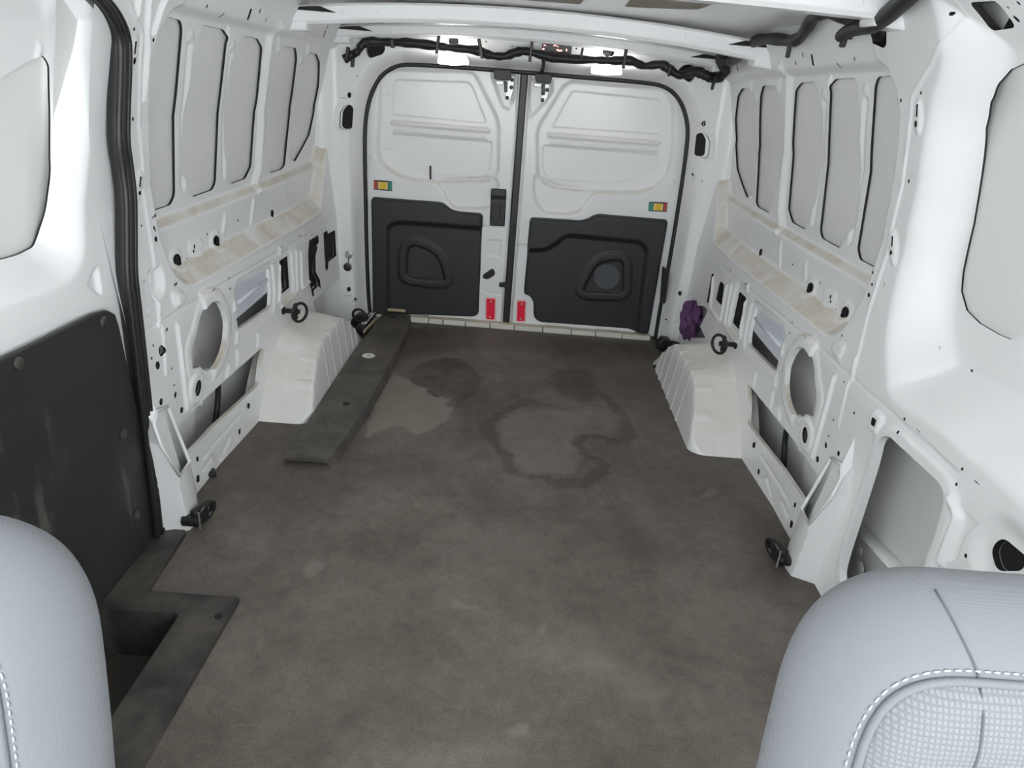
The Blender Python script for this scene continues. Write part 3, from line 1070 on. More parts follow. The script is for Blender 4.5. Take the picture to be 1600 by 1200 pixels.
FR = [feat(sdp(rnd(DOOR(dR, [(350, 120), (430, 70), (1180, 130), (1240, 170), (1278, 260), (1292, 400), (1270, 700), (1240, 860), (1150, 960), (1000, 1020), (650, 1015), (300, 985), (200, 940), (140, 860), (135, 470), (235, 320)]), .05), .1), .036, .019),
      feat(sdp(rnd(DOOR(dR, [(118, 820), (105, 1000), (150, 1130), (230, 1185), (430, 1195), (520, 1160), (590, 1050), (680, 990), (300, 930)]), .04), .1), .024, .018),
      feat(sdp(rnd(DOOR(dR, [(440, 165), (1150, 235), (1180, 280), (1165, 530), (270, 470)]), .012)), .009, .005),
      feat(sdp(rnd(DOOR(dR, [(200, 610), (1150, 690), (1140, 800), (1090, 860), (1000, 905), (870, 912), (720, 930), (250, 900), (200, 830), (190, 750)]), .012)), .009, .005),
      bar(DOOR(dR, [(255, 532), (1145, 602)]), .016, -.014), bar(DOOR(dR, [(265, 600), (1140, 660)]), .011, -.008),
      feat(sdp(DOOR(dR, ell(1258, 905, 26, 34))), -.006, .012),
      bar(DOOR(dRb, [(20, 340), (125, 348)]), .008, .007),
      feat(sdp(rnd(DOOR(dR, [(60, 50), (290, 70), (300, 180), (180, 330), (90, 420), (70, 300)]), .02)), .012, .02)]
door1 = rear_door('door_1', -.73, -.040, FL, 'left rear cargo door, white metal with a black lower trim and pull handle')
door2 = rear_door('door_2', -.006, .74, FR, 'right rear cargo door, white metal with a black lower trim and round speaker cover')
prism('centre_seal', rnd(DOOR(crop(0, 0, 1), [(814.5, 112), (825, 113), (795.5, 509), (785.5, 508)]), .004), DOORY-.012, DOORY+.05, dmap, M_RUBBER, door1, .004)
tube('edge_bead', [tuple(at(q, y=DOORY-.002)) for q in ((810, 118), (797, 310), (783, 500))], .004, M_PAINT, door1, 8)
tube('edge_bead', [tuple(at(q, y=DOORY-.002)) for q in ((829, 118), (814, 320), (799, 505))], .004, M_PAINT, door2, 8)

def trim_panel(parent, outline, F, label):
    sd = sdp(rnd(outline, .012), .2)
    P = np.array(outline)
    def depth(Xx, Z):
        D = np.full(Xx.shape, DOORY-.034)+.030*(1-np.sqrt(np.clip(1-(1-np.clip(-sd(Xx, Z)/.012, 0, 1))**2, 0, 1)))
        for f in F:
            D = D+f(Xx, Z)
        return D
    o = sheet('door_trim', P[:, 0].min()-.005, P[:, 0].max()+.005, P[:, 1].min()-.005, P[:, 1].max()+.005, .0035, depth, dmap, M_TRIM, parent, (), sd, (0, -1, 0))
    o['label'] = label
    return o
pkL = rnd(DOOR(dLb, [(358, 520), (375, 465), (425, 443), (530, 478), (610, 530), (660, 620), (692, 745), (560, 748), (380, 718), (355, 690)]), .012)
pkR = rnd(DOOR(dRb, [(602, 722), (620, 680), (680, 560), (740, 490), (850, 463), (930, 468), (952, 520), (946, 730), (900, 748), (640, 737)]), .012)
def pocket(p):
    s_ = sdp(p, .1)
    return lambda U, V: .007*sm(-s_(U, V)/.008)-.006*sm((.026-np.abs(s_(U, V)-.018))/.016)*(s_(U, V) > -.008)
tL = trim_panel(door1, DOOR(dLb, [(60, 60), (75, 40), (640, 82), (680, 95), (740, 145), (800, 162), (990, 178), (1008, 200), (975, 1030), (955, 1055), (920, 1065), (90, 1032), (72, 1010)]),
                [feat(sdp(rnd(DOOR(dLb, [(178, 1200), (178, 300), (215, 245), (300, 222), (1100, 282), (1100, 1250)]), .05), .2), .020, .030), pocket(pkL)], 'black plastic lower trim with a dark oval speaker pocket')
tR = trim_panel(door2, DOOR(dRb, [(150, 130), (165, 103), (580, 130), (640, 115), (700, 82), (740, 75), (1310, 122), (1325, 140), (1165, 1070), (1150, 1090), (1050, 1082), (990, 1057), (240, 1002), (195, 975), (178, 930), (180, 830), (150, 780), (105, 765), (97, 740)]),
                [feat(sdp(rnd(DOOR(dRb, [(20, 350), (270, 350), (345, 312), (420, 250), (480, 226), (1080, 280), (1132, 312), (1168, 370), (1070, 1200), (20, 1200)]), .05), .2), .020, .030), pocket(pkR)], 'black plastic lower trim with a round grey speaker cover')
prism('speaker_cover', DOOR(dLb, [(372, 525), (388, 478), (428, 458), (525, 490), (600, 540), (648, 625), (675, 732), (560, 735), (392, 706), (370, 685)]), DOORY-.0095, DOORY+.003, dmap, M_OLIVE, tL, .003)
prism('speaker_cover', DOOR(dRb, ell(805, 607, 113, 110, 0, 28)), DOORY-.0105, DOORY+.003, dmap, M_GRILLE, tR, .003)

# handle, lock plug, latches, top stays, reflectors, switch plates on the doors
hd = prism('pull_handle', rnd(DOOR(cL6, [(35, 118), (152, 122), (138, 400), (25, 395)]), .008), DOORY-.010, DOORY+.01, dmap, M_PLAST, door1, .004)
prism('grip_slot', DOOR(cL6, [(36, 166), (150, 172), (148, 198), (34, 195)]), DOORY-.013, DOORY-.009, dmap, M_MASTIC_SHADE, hd, .001)
prism('release_lever', rnd(DOOR(cL6, [(42, 235), (108, 240), (102, 352), (38, 348)]), .004), DOORY-.017, DOORY-.009, dmap, M_TRIM, hd, .003)
prism('lock_plug', DOOR(cL6, [(65, 745), (55, 722), (35, 720), (10, 740), (-22, 760), (-28, 785), (-5, 795), (20, 792), (45, 775), (62, 765)]), DOORY-.012, DOORY+.004, dmap, M_RUBBER, door1, .004)
lt = prism('latch', DOOR(cL6, [(95, 822), (150, 815), (185, 800), (190, 885), (150, 855), (96, 848)]), DOORY-.022, DOORY+.004, dmap, M_PLAST, door1, .003)
prism('latch', rnd(DOOR(cL6, [(205, 380), (215, 380), (212, 505), (188, 505), (190, 470)]), .003), DOORY-.018, DOORY+.004, dmap, M_PLAST, door2, .003)
for k, (dr, cr, L) in enumerate(((door1, cL6, [(2, 942), (65, 945), (60, 1098), (0, 1092)]), (door2, cL6, [(235, 962), (292, 964), (286, 1110), (230, 1108)]))):
    P = np.array(DOOR(cr, L)); c = P.mean(0)
    r0 = prism('red_reflector', rnd(P, .006), DOORY-.008, DOORY+.003, dmap, M_RED, dr, .002)
    prism('reflector_rim', rnd(c+(P-c)*np.array([1.32, 1.12]), .008), DOORY-.003, DOORY+.004, dmap, M_PINK, r0, .001)
    for zz in (P[:, 1].max()-.012, P[:, 1].min()+.012):
        lathe('screw', [(.0045, 0), (.0045, .003), (.002, .004)], (c[0], DOORY-.008, zz), (0, -1, 0), M_METAL, r0, 10)
for dr, cr, L, flip in ((door1, crop(580, 260, 20), [(85, 420), (655, 465), (650, 770), (85, 720)], 1), (door2, crop(980, 280, 15), [(515, 525), (945, 545), (920, 765), (495, 742)], -1)):
    P = np.array(DOOR(cr, L))
    a, b, c_, d_ = P
    q = lambda u, v: tuple((a*(1-u)+b*u)*(1-v)+(d_*(1-u)+c_*u)*v)
    plate = prism('switch_plate', rnd(P, .003), DOORY-.005, DOORY+.002, dmap, M_PLAST, dr, .001)
    R_ = lambda u0, u1, v0, v1: [q(u0, v0), q(u1, v0), q(u1, v1), q(u0, v1)]
    prism('print_field', R_(.24, .77, .13, .88), DOORY-.0062, DOORY-.004, dmap, M_YELP, plate)
    prism('button', rnd(R_(.36, .66, .17, .80), .002), DOORY-.0105, DOORY-.005, dmap, M_YEL, plate, .0015)
    prism('print_field', R_(.02, .20, .08, .92), DOORY-.0062, DOORY-.004, dmap, M_REDP if flip > 0 else M_GREEN, plate)
    prism('print_field', R_(.82, .98, .08, .92), DOORY-.0062, DOORY-.004, dmap, M_GREEN if flip > 0 else M_REDP, plate)
for dr, L, pl, dots in ((door1, [(408, 220), (640, 235), (610, 370), (425, 352)], [(540, 375), (672, 300), (660, 480), (625, 605), (560, 600)], [(640, 358), (632, 452), (580, 582)]),
                        (door2, [(925, 275), (1148, 290), (1118, 408), (935, 385)], [(1010, 405), (1112, 412), (1090, 560), (1050, 645), (998, 640)], [(1078, 485), (1030, 527), (1022, 610)])):
    s0 = prism('top_stay', rnd(DOOR(cH, L, 3.33), .006), 3.30, 3.352, dmap, M_TRIM, dr, .005)
    p0 = prism('stay_plate', rnd(DOOR(cH, pl, 3.36), .006), 3.360, 3.371, dmap, M_METAL, dr, .002)
    for t in dots:
        e = DOOR(cH, [t], 3.358)[0]
        lathe('bolt', [(.0085, 0), (.0085, .004), (.004, .005)], (e[0], 3.360, e[1]), (0, -1, 0), M_PLAST, p0, 12)
    x0, y0 = pl[0]
    prism('spring', DOOR(cH, [(x0+5, y0), (x0+45, y0+3), (x0+40, y0+140), (x0+2, y0+135)], 3.355), 3.348, 3.358, dmap, M_PLAST, p0, .003)
    prism('tab', DOOR(cH, [(x0-98, y0-10), (x0, y0), (x0-2, y0+45), (x0-98, y0+40)], 3.36), 3.352, 3.36, dmap, M_METAL, p0, .002)
tube('drip_pin', [tuple(at(q, y=DOORY+.005)) for q in ((672.6, 259), (672.6, 280.5))], .0042, M_PLAST, door1, 8)
hg = prism('door_hinge', rnd([tuple(at(q, y=3.33)[[0, 2]]) for q in pts(dRb, [(1285, 525), (1335, 560), (1318, 700), (1300, 832), (1262, 820)])], .006), 3.31, 3.345, dmap, M_PLAST, door2, .004)

# sill plate segments along the doors
sx = -.70
xs = [-.70, -.49, -.40, -.33, -.22, -.10, .02, .16, .30, .42, .55, .69]
for i in range(len(xs)-1):
    box('sill_plate', ((xs[i]+xs[i+1])/2, 3.352, .010), (xs[i+1]-xs[i]-.003, .05, .026+.004*(i % 2)), M_SILL, wall_b, .004)

# ---- ceiling with bows and foam pads
def d_roof(U, V):
    return 1.412-.030*(U/.8)**2-.062*np.clip(V-1.75, 0, 2)
ceil = tag(sheet('ceiling', -1.03, 1.03, -1.1, 3.46, .03, lambda U, V: d_roof(np.clip(U, -.9, .9), V), lambda U, V, D: (U, V, D), M_PAINT, None, face=(0, 0, -1)),
           'white painted roof skin with cross bows and tan foam pads', None, None, 'structure')

def roof_bow(yc, zb, zt, label, dots, half=.775, cr=.022):
    def zc(x):
        return cr*(1-(x/half)**2)
    H = [hole(ell(x, z, r, r), .005) for x, z, r in dots]
    hw = lambda x: 0
    def mapb(U, V, D):
        return (U, D, V+zc(U))
    o = sheet('roof_bow', -half, half, zb, zt, .004, lambda U, V: np.full(U.shape, yc)+.012*sm((zb+.012-V)/.012), mapb, [M_PAINT], ceil, H, None, (0, -1, 0))
    o['label'] = label
    V, F = [], []
    X = np.linspace(-half, half, 33)
    for x in X:
        c = zc(x)
        V += [(x, yc+.012, zb+c), (x, yc+.075, zb+c), (x, yc+.085, zt+c+.004), (x, yc-.02, zt+c+.004), (x, yc, zt+c-.002)]
    for i in range(32):
        for k in range(4):
            F.append((i*5+k, i*5+k+1, i*5+5+k+1, i*5+5+k))
    auto(meshobj('bow_channel', V, F, M_PAINT, o), 30)
    for s in (-1, 1):
        prism('bow_end', [(half-.06, zb-.012), (half+.05, zb-.02), (half+.05, zt), (half-.06, zt)], yc+.004, yc+.09, lambda u, v, d: (s*u, d, v), M_PAINT, o, .006)
        prism('bow_gap_shade', [(half-.16, zt-.005), (half-.10, zt+.012), (half-.02, zt+.012), (half-.02, zt-.005)], yc-.005, yc+.02, lambda u, v, d: (s*u, d, v), M_MASTIC_SHADE, o, .004)  # black wedge painted in for the shaded gap at the bow end
    return o

def BZ(px, y, cr=.022):
    p = at(px, y=y)
    return (p[0], p[2]-cr*(1-(p[0]/.775)**2))
dA = [BZ(q, 2.62, .048)+(.005,) for q in ((505, 21), (532, 19.5), (538, 20), (592, 19.5), (691, 22.5), (785, 28), (829, 31), (834.5, 31.5), (879, 35), (972, 44), (1070, 56), (1155, 71), (1160, 73))]
dB = [BZ(q, 3.16, .045)+(.005,) for q in ((561, 48), (584, 46.5), (590, 47), (634, 47), (715, 49), (793, 53), (829, 55.5), (834, 56), (870, 58.5), (947, 65.5), (1028, 75), (1098, 89), (1103, 90.5))]
roof_bow(2.62, 1.250, 1.302, 'white roof cross bow nearer the seats, with small fixing holes', dA, .80, .048)
roof_bow(3.16, 1.226, 1.268, 'white roof cross bow just before the rear header', dB, .79, .045)
roof_bow(1.76, 1.335, 1.385, 'white roof cross bow above the front posts', [(.70, 1.36, .006), (.68, 1.36, .006)], .80, .012)
for i, (a, b) in enumerate((((783, -10), (888, 17)), ((960, -20), (1045, 24)))):
    p0, p1 = at(a, z=1.372), at(b, z=1.372)
    x0 = at((a[0], b[1]), z=1.372)[0]
    box('foam_pad', ((x0+p1[0])/2, 2.28, 1.372), (abs(p1[0]-x0)+.04, .40, .010), M_PAD, ceil, .003)

# ---- floor
STEP = [(-.90, 1.556), (-.80, 1.556), (-.787, 1.312), (-.578, 1.316), (-.589, .60), (-.90, .60)]
stepsd = sdp([(-1.2, 1.62), (-.87, 1.62), (-.87, 1.50), (-.82, 1.50), (-.82, 1.29), (-.60, 1.29), (-.60, .2), (-1.2, .2)], .2)
def FLP(L, cr=cS):
    return [tuple(at(q, z=0)[[0, 1]]) for q in pts(cr, L)]
ring = catmull(FLP([(1100, 430), (1000, 420), (900, 470), (850, 540), (920, 620), (930, 680), (1060, 720), (1140, 745), (1240, 725), (1300, 670), (1250, 620), (1200, 575), (1270, 555), (1400, 565), (1390, 480), (1340, 430), (1260, 370), (1190, 380)]), 6)
dark2 = FLP([(1110, 290), (1250, 290), (1290, 380), (1270, 430), (1180, 420), (1120, 380)])
dark1 = FLP([(540, 340), (580, 280), (640, 250), (760, 255), (830, 330), (810, 395), (745, 425), (690, 402), (640, 395), (610, 362)])
light1 = FLP([(495, 310), (560, 345), (610, 372), (650, 395), (740, 395), (690, 425), (728, 448), (700, 490), (640, 530), (580, 545), (540, 515), (470, 520), (370, 565), (380, 480), (440, 380)])
lightR = FLP([(960, 430), (1100, 455), (1230, 450), (1330, 480), (1360, 540), (1190, 575), (1230, 640), (1190, 700), (1060, 700), (950, 660), (930, 610), (880, 530)])
rearD = FLP([(300, 120), (800, 110), (1500, 190), (1530, 260), (1300, 300), (1000, 230), (700, 240), (500, 300), (300, 330)])
spots = [FLP(L, crop(300, 780, 1.6)) for L in ([(270, 165), (290, 152), (325, 152), (328, 175), (300, 198), (275, 188)], [(545, 5), (560, 0), (570, 15), (555, 22), (545, 18)], [(815, 560), (855, 560), (845, 595), (800, 598), (760, 585)], [(640, 250), (700, 262), (740, 270), (690, 282), (650, 272)], [(890, 285), (885, 340), (855, 335), (870, 310)])]
spots.append(FLP([(130, 870), (185, 825), (225, 815), (220, 840), (170, 860)], crop(1020, 380, 2.142)))
wearR = FLP([(900, 330), (1500, 330), (1400, 672), (850, 672)], crop(300, 780, 1.6))
rng = np.random.RandomState(4)
_ph = [(rng.rand(2)*6.28, rng.randn(2)) for _ in range(40)]
def fnoise(x, y, sc):
    o = np.zeros_like(x)
    for i, (p, d) in enumerate(_ph[:14]):
        k = sc*(1.6**(i % 5))
        o += np.sin(k*(d[0]*x+d[1]*y)+p[0])*np.cos(k*(d[1]*x-d[0]*y)*.8+p[1])/(1.35**(i % 5))
    return o/5.0
def stain_tone(X):
    x, y = X[:, 0].copy(), X[:, 1].copy()
    wx = x+.020*fnoise(x, y, 14)+.013*fnoise(y, x, 55)+.005*fnoise(y, x+2, 140)
    wy = y+.028*fnoise(y+3, x, 12)+.018*fnoise(x+1, y, 50)+.006*fnoise(x, y, 130)
    o = np.zeros_like(x)
    o += .80*sm(-sdp(light1, .1)(wx, wy)/.008+.3)
    o += .38*sm(-sdp(lightR, .1)(wx, wy)/.02+.3)
    o -= (.62+.5*fnoise(x, y+2, 22))*sm(-sdp(dark1, .1)(wx, wy)/.008+.3)
    o -= .62*sm(-sdp(rnd(dark2, .06), .1)(wx+.03*fnoise(x, y, 20), wy)/.03+.3)
    rg = sds(ring, .040)(wx, wy)+.016*(1+1.3*fnoise(x+1, y, 9))
    o = np.where(rg < 0, np.minimum(o, -.60*sm(-rg/.008)), o)
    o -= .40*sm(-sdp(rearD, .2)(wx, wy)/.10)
    for s_ in spots:
        o += .5*sm(-sdp(s_, .1)(wx*.5+x*.5, wy*.5+y*.5)/.012+.2)
    o += .30*sm(-sdp(wearR, .3)(wx, wy)/.25)
    o += .30*fnoise(x, y, 5)+.20*fnoise(x+2, y, 19)+.10*fnoise(x+2, y+1, 60)
    # dark edges by the wheel arches and walls, long drag marks
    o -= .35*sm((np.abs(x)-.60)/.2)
    o -= .30*np.clip(fnoise(x*3.0+y*.4, y*.25, 7), 0, 1)
    return np.clip(o, -1, 1)
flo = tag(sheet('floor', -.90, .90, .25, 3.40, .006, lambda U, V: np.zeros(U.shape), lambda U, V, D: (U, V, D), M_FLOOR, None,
                [dict(sd=stepsd, rim=.01)], None, (0, 0, 1), ('stain_tone', stain_tone)), 'worn brown-black rubber load floor with dried puddle marks', None, None, 'structure')
sheet('floor_pan', -1.04, 1.04, -1.1, 3.46, .1, lambda U, V: np.full(U.shape, -.075)-.14*((U < -.5) & (V < 1.6)), lambda U, V, D: (U, V, D), M_SKIN, flo, face=(0, 0, 1))

# ---- sliding door on the left, closed
SD = lambda cr, L, x=-.885: [tuple(at(q, x=x)[[1, 2]]) for q in pts(cr, L)]
ID = crop(0, 0, 1)
inner = SD(ID, [(165, 2000)])
bayL = SD(ID, [(150, 20), (152, 60), (150, 200), (148, 330), (145, 410), (120, 448), (60, 470), (0, 492)])
bayL = bayL+[(.5, bayL[-1][1]+.02), (.5, 1.36), (1.47, 1.36)]
bsdL = sdp(rnd(bayL, .09, 8), .3)
def d_sl(Y, Z):
    frame = np.interp(Z, [-.1, .5, .85, 1.15, 1.35], [.885, .888, .905, .880, .80])
    deep = np.interp(Z, [.5, .75, .95, 1.2, 1.35], [.965, .965, .957, .93, .86])
    k = sm(-bsdL(Y, Z)/.09)
    return frame*(1-k)+deep*k
def SDD(L):
    out = []
    for q in L:
        x = .95
        for _ in range(14):
            p = at(q, x=-x)
            x = .5*x+.5*float(d_sl(np.array([p[1]]), np.array([p[2]]))[0])
        out.append((p[1], p[2]))
    return out
slw = SDD([(-70, 170), (0, 122), (50, 92), (68, 86), (77, 100), (79, 180), (80, 270), (72, 330), (58, 385), (30, 398), (0, 406), (-80, 425)])
slF = [feat(sdp(SD(crop(0, 0, 2.308), [(335, 1030), (365, 965), (378, 965), (388, 1060), (375, 1068)])), .008, .01),
       bar(SD(crop(0, 0, 2.308), [(235, 180), (215, 400), (205, 620)]), .012, -.005)]
def d_slf(Y, Z):
    D = d_sl(Y, Z)
    for f in slF:
        D = D+f(Y, Z)
    return D
door3 = tag(sheet('door_3', .66, 1.592, .012, 1.33, .0045, d_slf, lambda U, V, D: (-D, U, V), [M_PAINT, M_MASTIC_SHADE], None, [hole(rnd(slw, .02), .004, 1)], None, (1, 0, 0)),
            'closed sliding side door, white inside with a black scuffed board below', None, None, 'structure')
sheet('outer_skin', .6, 1.62, -.3, 1.36, .04, lambda U, V: np.interp(V, [-.3, .75, .95, 1.2, 1.36], [.99, .9705, .9625, .9355, .87]), lambda U, V, D: (-D, U, V), M_SKIN, door3, face=(1, 0, 0))
bd = SD(ID, [(-120, 620), (0, 556), (60, 528), (110, 503), (140, 489), (158, 484), (170, 490), (176, 508)])
bd = bd+SD(ID, [(205, 640), (228, 760), (234, 846)])+[(1.36, .0), (.66, .0), (.66, .66)]
bo = prism('kick_board', bd, .870, .884, lambda u, v, d: (-d, u, v), M_BOARD, door3, .003)
bo['label'] = 'black scuffed board screwed to the sliding door'
for q in ((28, 568), (161, 503), (192, 678), (212, 805), (118, 893)):
    p = at(q, x=-.869)
    lathe('screw', [(.0125, 0), (.0125, .003), (.009, .005), (.003, .0055)], tuple(p), (1, 0, 0), M_CHROME, bo, 14)

# rubber seal of the side door opening
sealp = [(60, -70), (110, -35), (150, -2), (172, 28), (184, 62), (185, 110), (183, 170), (183, 220), (189, 265), (194, 310), (195, 370), (196, 430), (203, 490), (211, 560), (220, 640), (229, 720), (238, 790), (243, 838)]
sp = [at(q, x=-.872 if q[1] > 250 else -.872+.0003*max(0, 250-q[1])*.35) for q in sealp]
sp = catmull(sp, 5)
se = tube('door_seal', sp, .021, M_RUBBER, wall_l, 12, flat=.6)
se['label'] = 'thick black rubber seal at the edge of the sliding door opening'
for off, r in ((.018, .006), (-.018, .007)):
    tube('seal_lip', [np.array(p)+np.array((.014, off, 0)) for p in sp], r, M_RUBBER, se, 8)

# unseen cab shell added to dim the seats: door panels, dash, pillars, open windows
for nm, s in (('wall_cab_left', -1), ('wall_cab_right', 1)):
    prism(nm, [(-1.1, -.21), (.62, -.21), (.62, 1.40), (.50, 1.40), (.46, .66), (-.95, .60), (-1.1, .60)], .93, 1.0, lambda u, v, d: (s*d, u, v), M_TRIM)['kind'] = 'structure'
prism('wall_front', [(-1.0, -.21), (1.0, -.21), (1.0, .36), (-1.0, .36)], -1.1, -.75, lambda u, v, d: (u, d, v), M_TRIM)['kind'] = 'structure'  # dash cut low so more light reaches the rear doors
# cross member and plugs inside the lower front pocket
q0, q1 = at(cR(425, 790), x=.972), at(cR(640, 1020), x=.972)
tube('cross_member', [q0, (q0+q1)/2, q1], .022, M_SKIN, wall_r, 10, flat=.5)
for q, r in ((cR(435, 905), .010), (cR(432, 985), .020)):
    lathe('plug', [(r, 0), (r, .004), (r*.6, .006), (r*.2, .006)], tuple(at(q, x=.970)), (-1, 0, 0), M_SKIN, wall_r, 14)
# front edge caps added so no outside light enters the wall cavities
for s in (1, ):
    prism('wall_end_cap', [(.80, -.26), (1.03, -.26), (1.03, 1.44), (.80, 1.44)], .60, .612, lambda u, v, d: (s*u, d, v), M_SKIN, wall_r)

# ================================================================== THINGS
# ---- front seats (backrests seen from the cab)
def seat(cx, top, label):
    root = empty('front_seat', (cx, .52, 0))
    hw, bot = .272, .02
    out = rnd([(cx-hw, bot), (cx+hw, bot), (cx+hw-.006, .50), (cx+hw-.030, top), (cx-hw+.030, top), (cx-hw+.006, .50)], .20, 14)
    osd = sdp(out, .1)
    ins_in, RR, TF, TB = .054, .085, .078, .060
    def shape(U, V):
        d = np.clip(-osd(U, V)/RR, 0, 1)
        D = -TF*np.sqrt(np.clip(1-(1-d)**2, 0, 1))
        k = -osd(U, V)-ins_in
        return D+.008*np.exp(-(k/.008)**2)-.006*np.exp(-((k-.05)/.03)**2)
    def mp(U, V, D):
        return (U, .555+.25*(V-.7)+D, V)
    def resample(path, st):
        A = [np.array(p) for p in path]+[np.array(path[0])]
        o_ = []
        for a, b in zip(A[:-1], A[1:]):
            k = max(1, int(np.linalg.norm(b-a)/st))
            o_ += [a+(b-a)*t/k for t in range(k)]
        return np.array(o_)
    O = resample(out, .010)
    E_ = np.roll(O, -2, 0)-np.roll(O, 2, 0)
    NN = np.stack([-E_[:, 1], E_[:, 0]], 1)/np.linalg.norm(E_, axis=1)[:, None]
    prof = []
    for d in (.054, .050, .044, .036, .028, .020, .013, .007, .003, .0008):
        k = d-ins_in
        prof.append((d, -TF*math.sqrt(1-(1-d/RR)**2)+.008*math.exp(-(k/.008)**2)))
    prof.append((0, 0))
    for d in (.001, .004, .009, .016, .025, .036, .050, .066, .084):
        prof.append((d, TB*math.sqrt(1-(1-d/RR)**2)))
    V, F = [], []
    n0 = len(O)
    for d, D in prof:
        Q = O+NN*d
        V += list(zip(*mp(Q[:, 0], Q[:, 1], np.full(n0, D))))
    for r_ in range(len(prof)-1):
        for k in range(n0):
            k2 = (k+1) % n0
            F.append((r_*n0+k, r_*n0+k2, (r_+1)*n0+k2, (r_+1)*n0+k))
    F.append(tuple((len(prof)-1)*n0+k for k in range(n0)))
    cov = auto(meshobj('cover', V, F, M_FAB, root), 80)
    ins = sheet('insert', cx-hw-.01, cx+hw+.01, bot, top+.01, .005, shape, mp, M_KNIT, root, (), lambda U, V: osd(U, V)+ins_in-.001, (0, -1, 0))
    # outline of the insert as a path
    P = np.array(out); n = len(P)
    def inset(dd):
        res = []
        for i in range(n):
            e = P[(i+1) % n]-P[i-1]
            nn = np.array((-e[1], e[0]))/(np.linalg.norm(e)+1e-9)
            res.append(P[i]+nn*dd)
        return [p for p in res if p[1] > bot+.08]
    def lift(path, dd):
        A = np.array(path)
        D = shape(A[:, 0], A[:, 1])
        return list(zip(*mp(A[:, 0], A[:, 1], D-dd)))
    def dense(path, st):
        A = [np.array(p) for p in path]
        o_ = []
        for a, b in zip(A[:-1], A[1:]):
            k = max(1, int(np.linalg.norm(b-a)/st))
            o_ += [a+(b-a)*t/k for t in range(k)]
        return o_+[A[-1]]
    i0 = inset(ins_in)
    # start the loop at the lower right so that the open end lies below
    k = max(range(len(i0)), key=lambda i: np.linalg.norm(i0[i]-i0[i-1]))
    i0 = i0[k:]+i0[:k]
    tube('piping', lift(dense(i0, .01), .002), .0042, M_FAB, cov, 8)
    st = inset(ins_in-.011)
    k = max(range(len(st)), key=lambda i: np.linalg.norm(st[i]-st[i-1]))
    st = dense(st[k:]+st[:k], .0028)
    L3 = lift(st, .0006)
    V, F = [], []
    for i in range(0, len(L3)-2, 3):
        a, b = np.array(L3[i]), np.array(L3[min(i+2, len(L3)-1)])
        t = b-a; ln = np.linalg.norm(t)
        if ln < 1e-4:
            continue
        t /= ln
        sd_ = np.cross(t, (0, 1, 0)); sd_ /= np.linalg.norm(sd_)
        up = np.array((0, -1, 0))
        b0 = len(V)
        for q, r in ((a, .4), (a+t*ln*.3, 1), (b-t*ln*.3, 1), (b, .4)):
            V += [q+sd_*.0011*r, q+up*.0016*r, q-sd_*.0011*r]
        for j in range(3):
            for m in range(2):
                F.append((b0+j*3+m, b0+j*3+m+1, b0+j*3+3+m+1, b0+j*3+3+m))
    so = meshobj('stitching', V, F, M_STITCH, cov)
    so['kind'] = 'stuff'
    sgn = 1 if cx > 0 else -1
    # seams: one over the bolster to the crown, one down the insert
    xs_ = cx-sgn*.105
    tube('insert_seam', lift([(xs_, z) for z in np.linspace(.20, top-.058, 30)], .0002), .0016, M_SEAM, ins, 6)
    a, b = np.array((xs_, top-.052)), np.array((cx-sgn*.13, top-.003))
    tube('cover_seam', lift([tuple(a+(b-a)*t) for t in np.linspace(0, 1, 14)], .0002), .0012, M_SEAM, cov, 6)
    box('seat_base', (cx, .42, .03), (.48, .42, .10), M_FAB, root, .04)
    tag(root, label, 'seat', 'front seats')
    return root
seat(.556, .770, 'light grey cloth seat back beside the lower pocket opening of the right wall')
seat(-.634, .752, 'light grey cloth seat back beside the black step')

# ---- step trim in the side doorway
so_ = [(-.868, 1.548), (-.801, 1.548), (-.788, 1.312), (-.574, 1.314), (-.589, .62), (-.868, .62)]
ssd_ = sdp(so_, .3)
well = rnd([(-.852, 1.243), (-.684, 1.247), (-.690, .80), (-.852, .80)], .012)
step = empty('step_trim', (-.72, 1.1, 0))
tread = sheet('tread', -.89, -.56, .61, 1.56, .006, lambda U, V: np.full(U.shape, .012)+.0006*np.sin(V*900)*(V < 1.2)*(U > -.67), lambda U, V, D: (U, V, D), [M_STEP], step,
              [dict(sd=sdp(well, .1), rim=-.135), dict(sd=lambda U, V: -ssd_(U, V), rim=-.014)], None, (0, 0, 1))
prism('well_floor', [(-.862, .79), (-.676, .79), (-.676, 1.255), (-.862, 1.255)], -.135, -.120, lambda u, v, d: (u, v, d), M_WELL, step)
p = at((341, 963), z=.0125)
lathe('plug', [(.008, 0), (.008, .001), (.003, .0015)], tuple(p), (0, 0, 1), M_MASTIC_SHADE, step, 12)
tag(step, 'black plastic step surround with a sunken well by the sliding door', 'step')

# ---- long black strip lying on the floor
strip = empty('plastic_strip', (-.57, 2.6, 0))
ys = np.linspace(1.925, 3.345, 60)
xl = np.interp(ys, [1.92, 2.4, 3.0, 3.35], [-.668, -.660, -.645, -.632])
xr = np.interp(ys, [1.92, 2.05, 2.29, 2.58, 2.93, 3.2, 3.35], [-.528, -.508, -.484, -.474, -.477, -.484, -.492])
xr = np.convolve(np.pad(xr, 4, mode='edge'), np.ones(9)/9, 'valid')
zt = .030+.012*np.sin((ys-1.92)/1.43*math.pi)
V, F = [], []
for y, a, b, z in zip(ys, xl, xr, zt):
    V += [(a, y, .004), (a+.002, y, z-.010), (a+.006, y, z-.006), (a+.05, y, z), (b-.012, y, z), (b-.004, y, z-.003), (b, y, z-.010), (b+.006, y, .003), (b+.001, y, .003), (b-.008, y, z-.012), (a+.01, y, z-.012), (a+.004, y, .004)]
K = 12
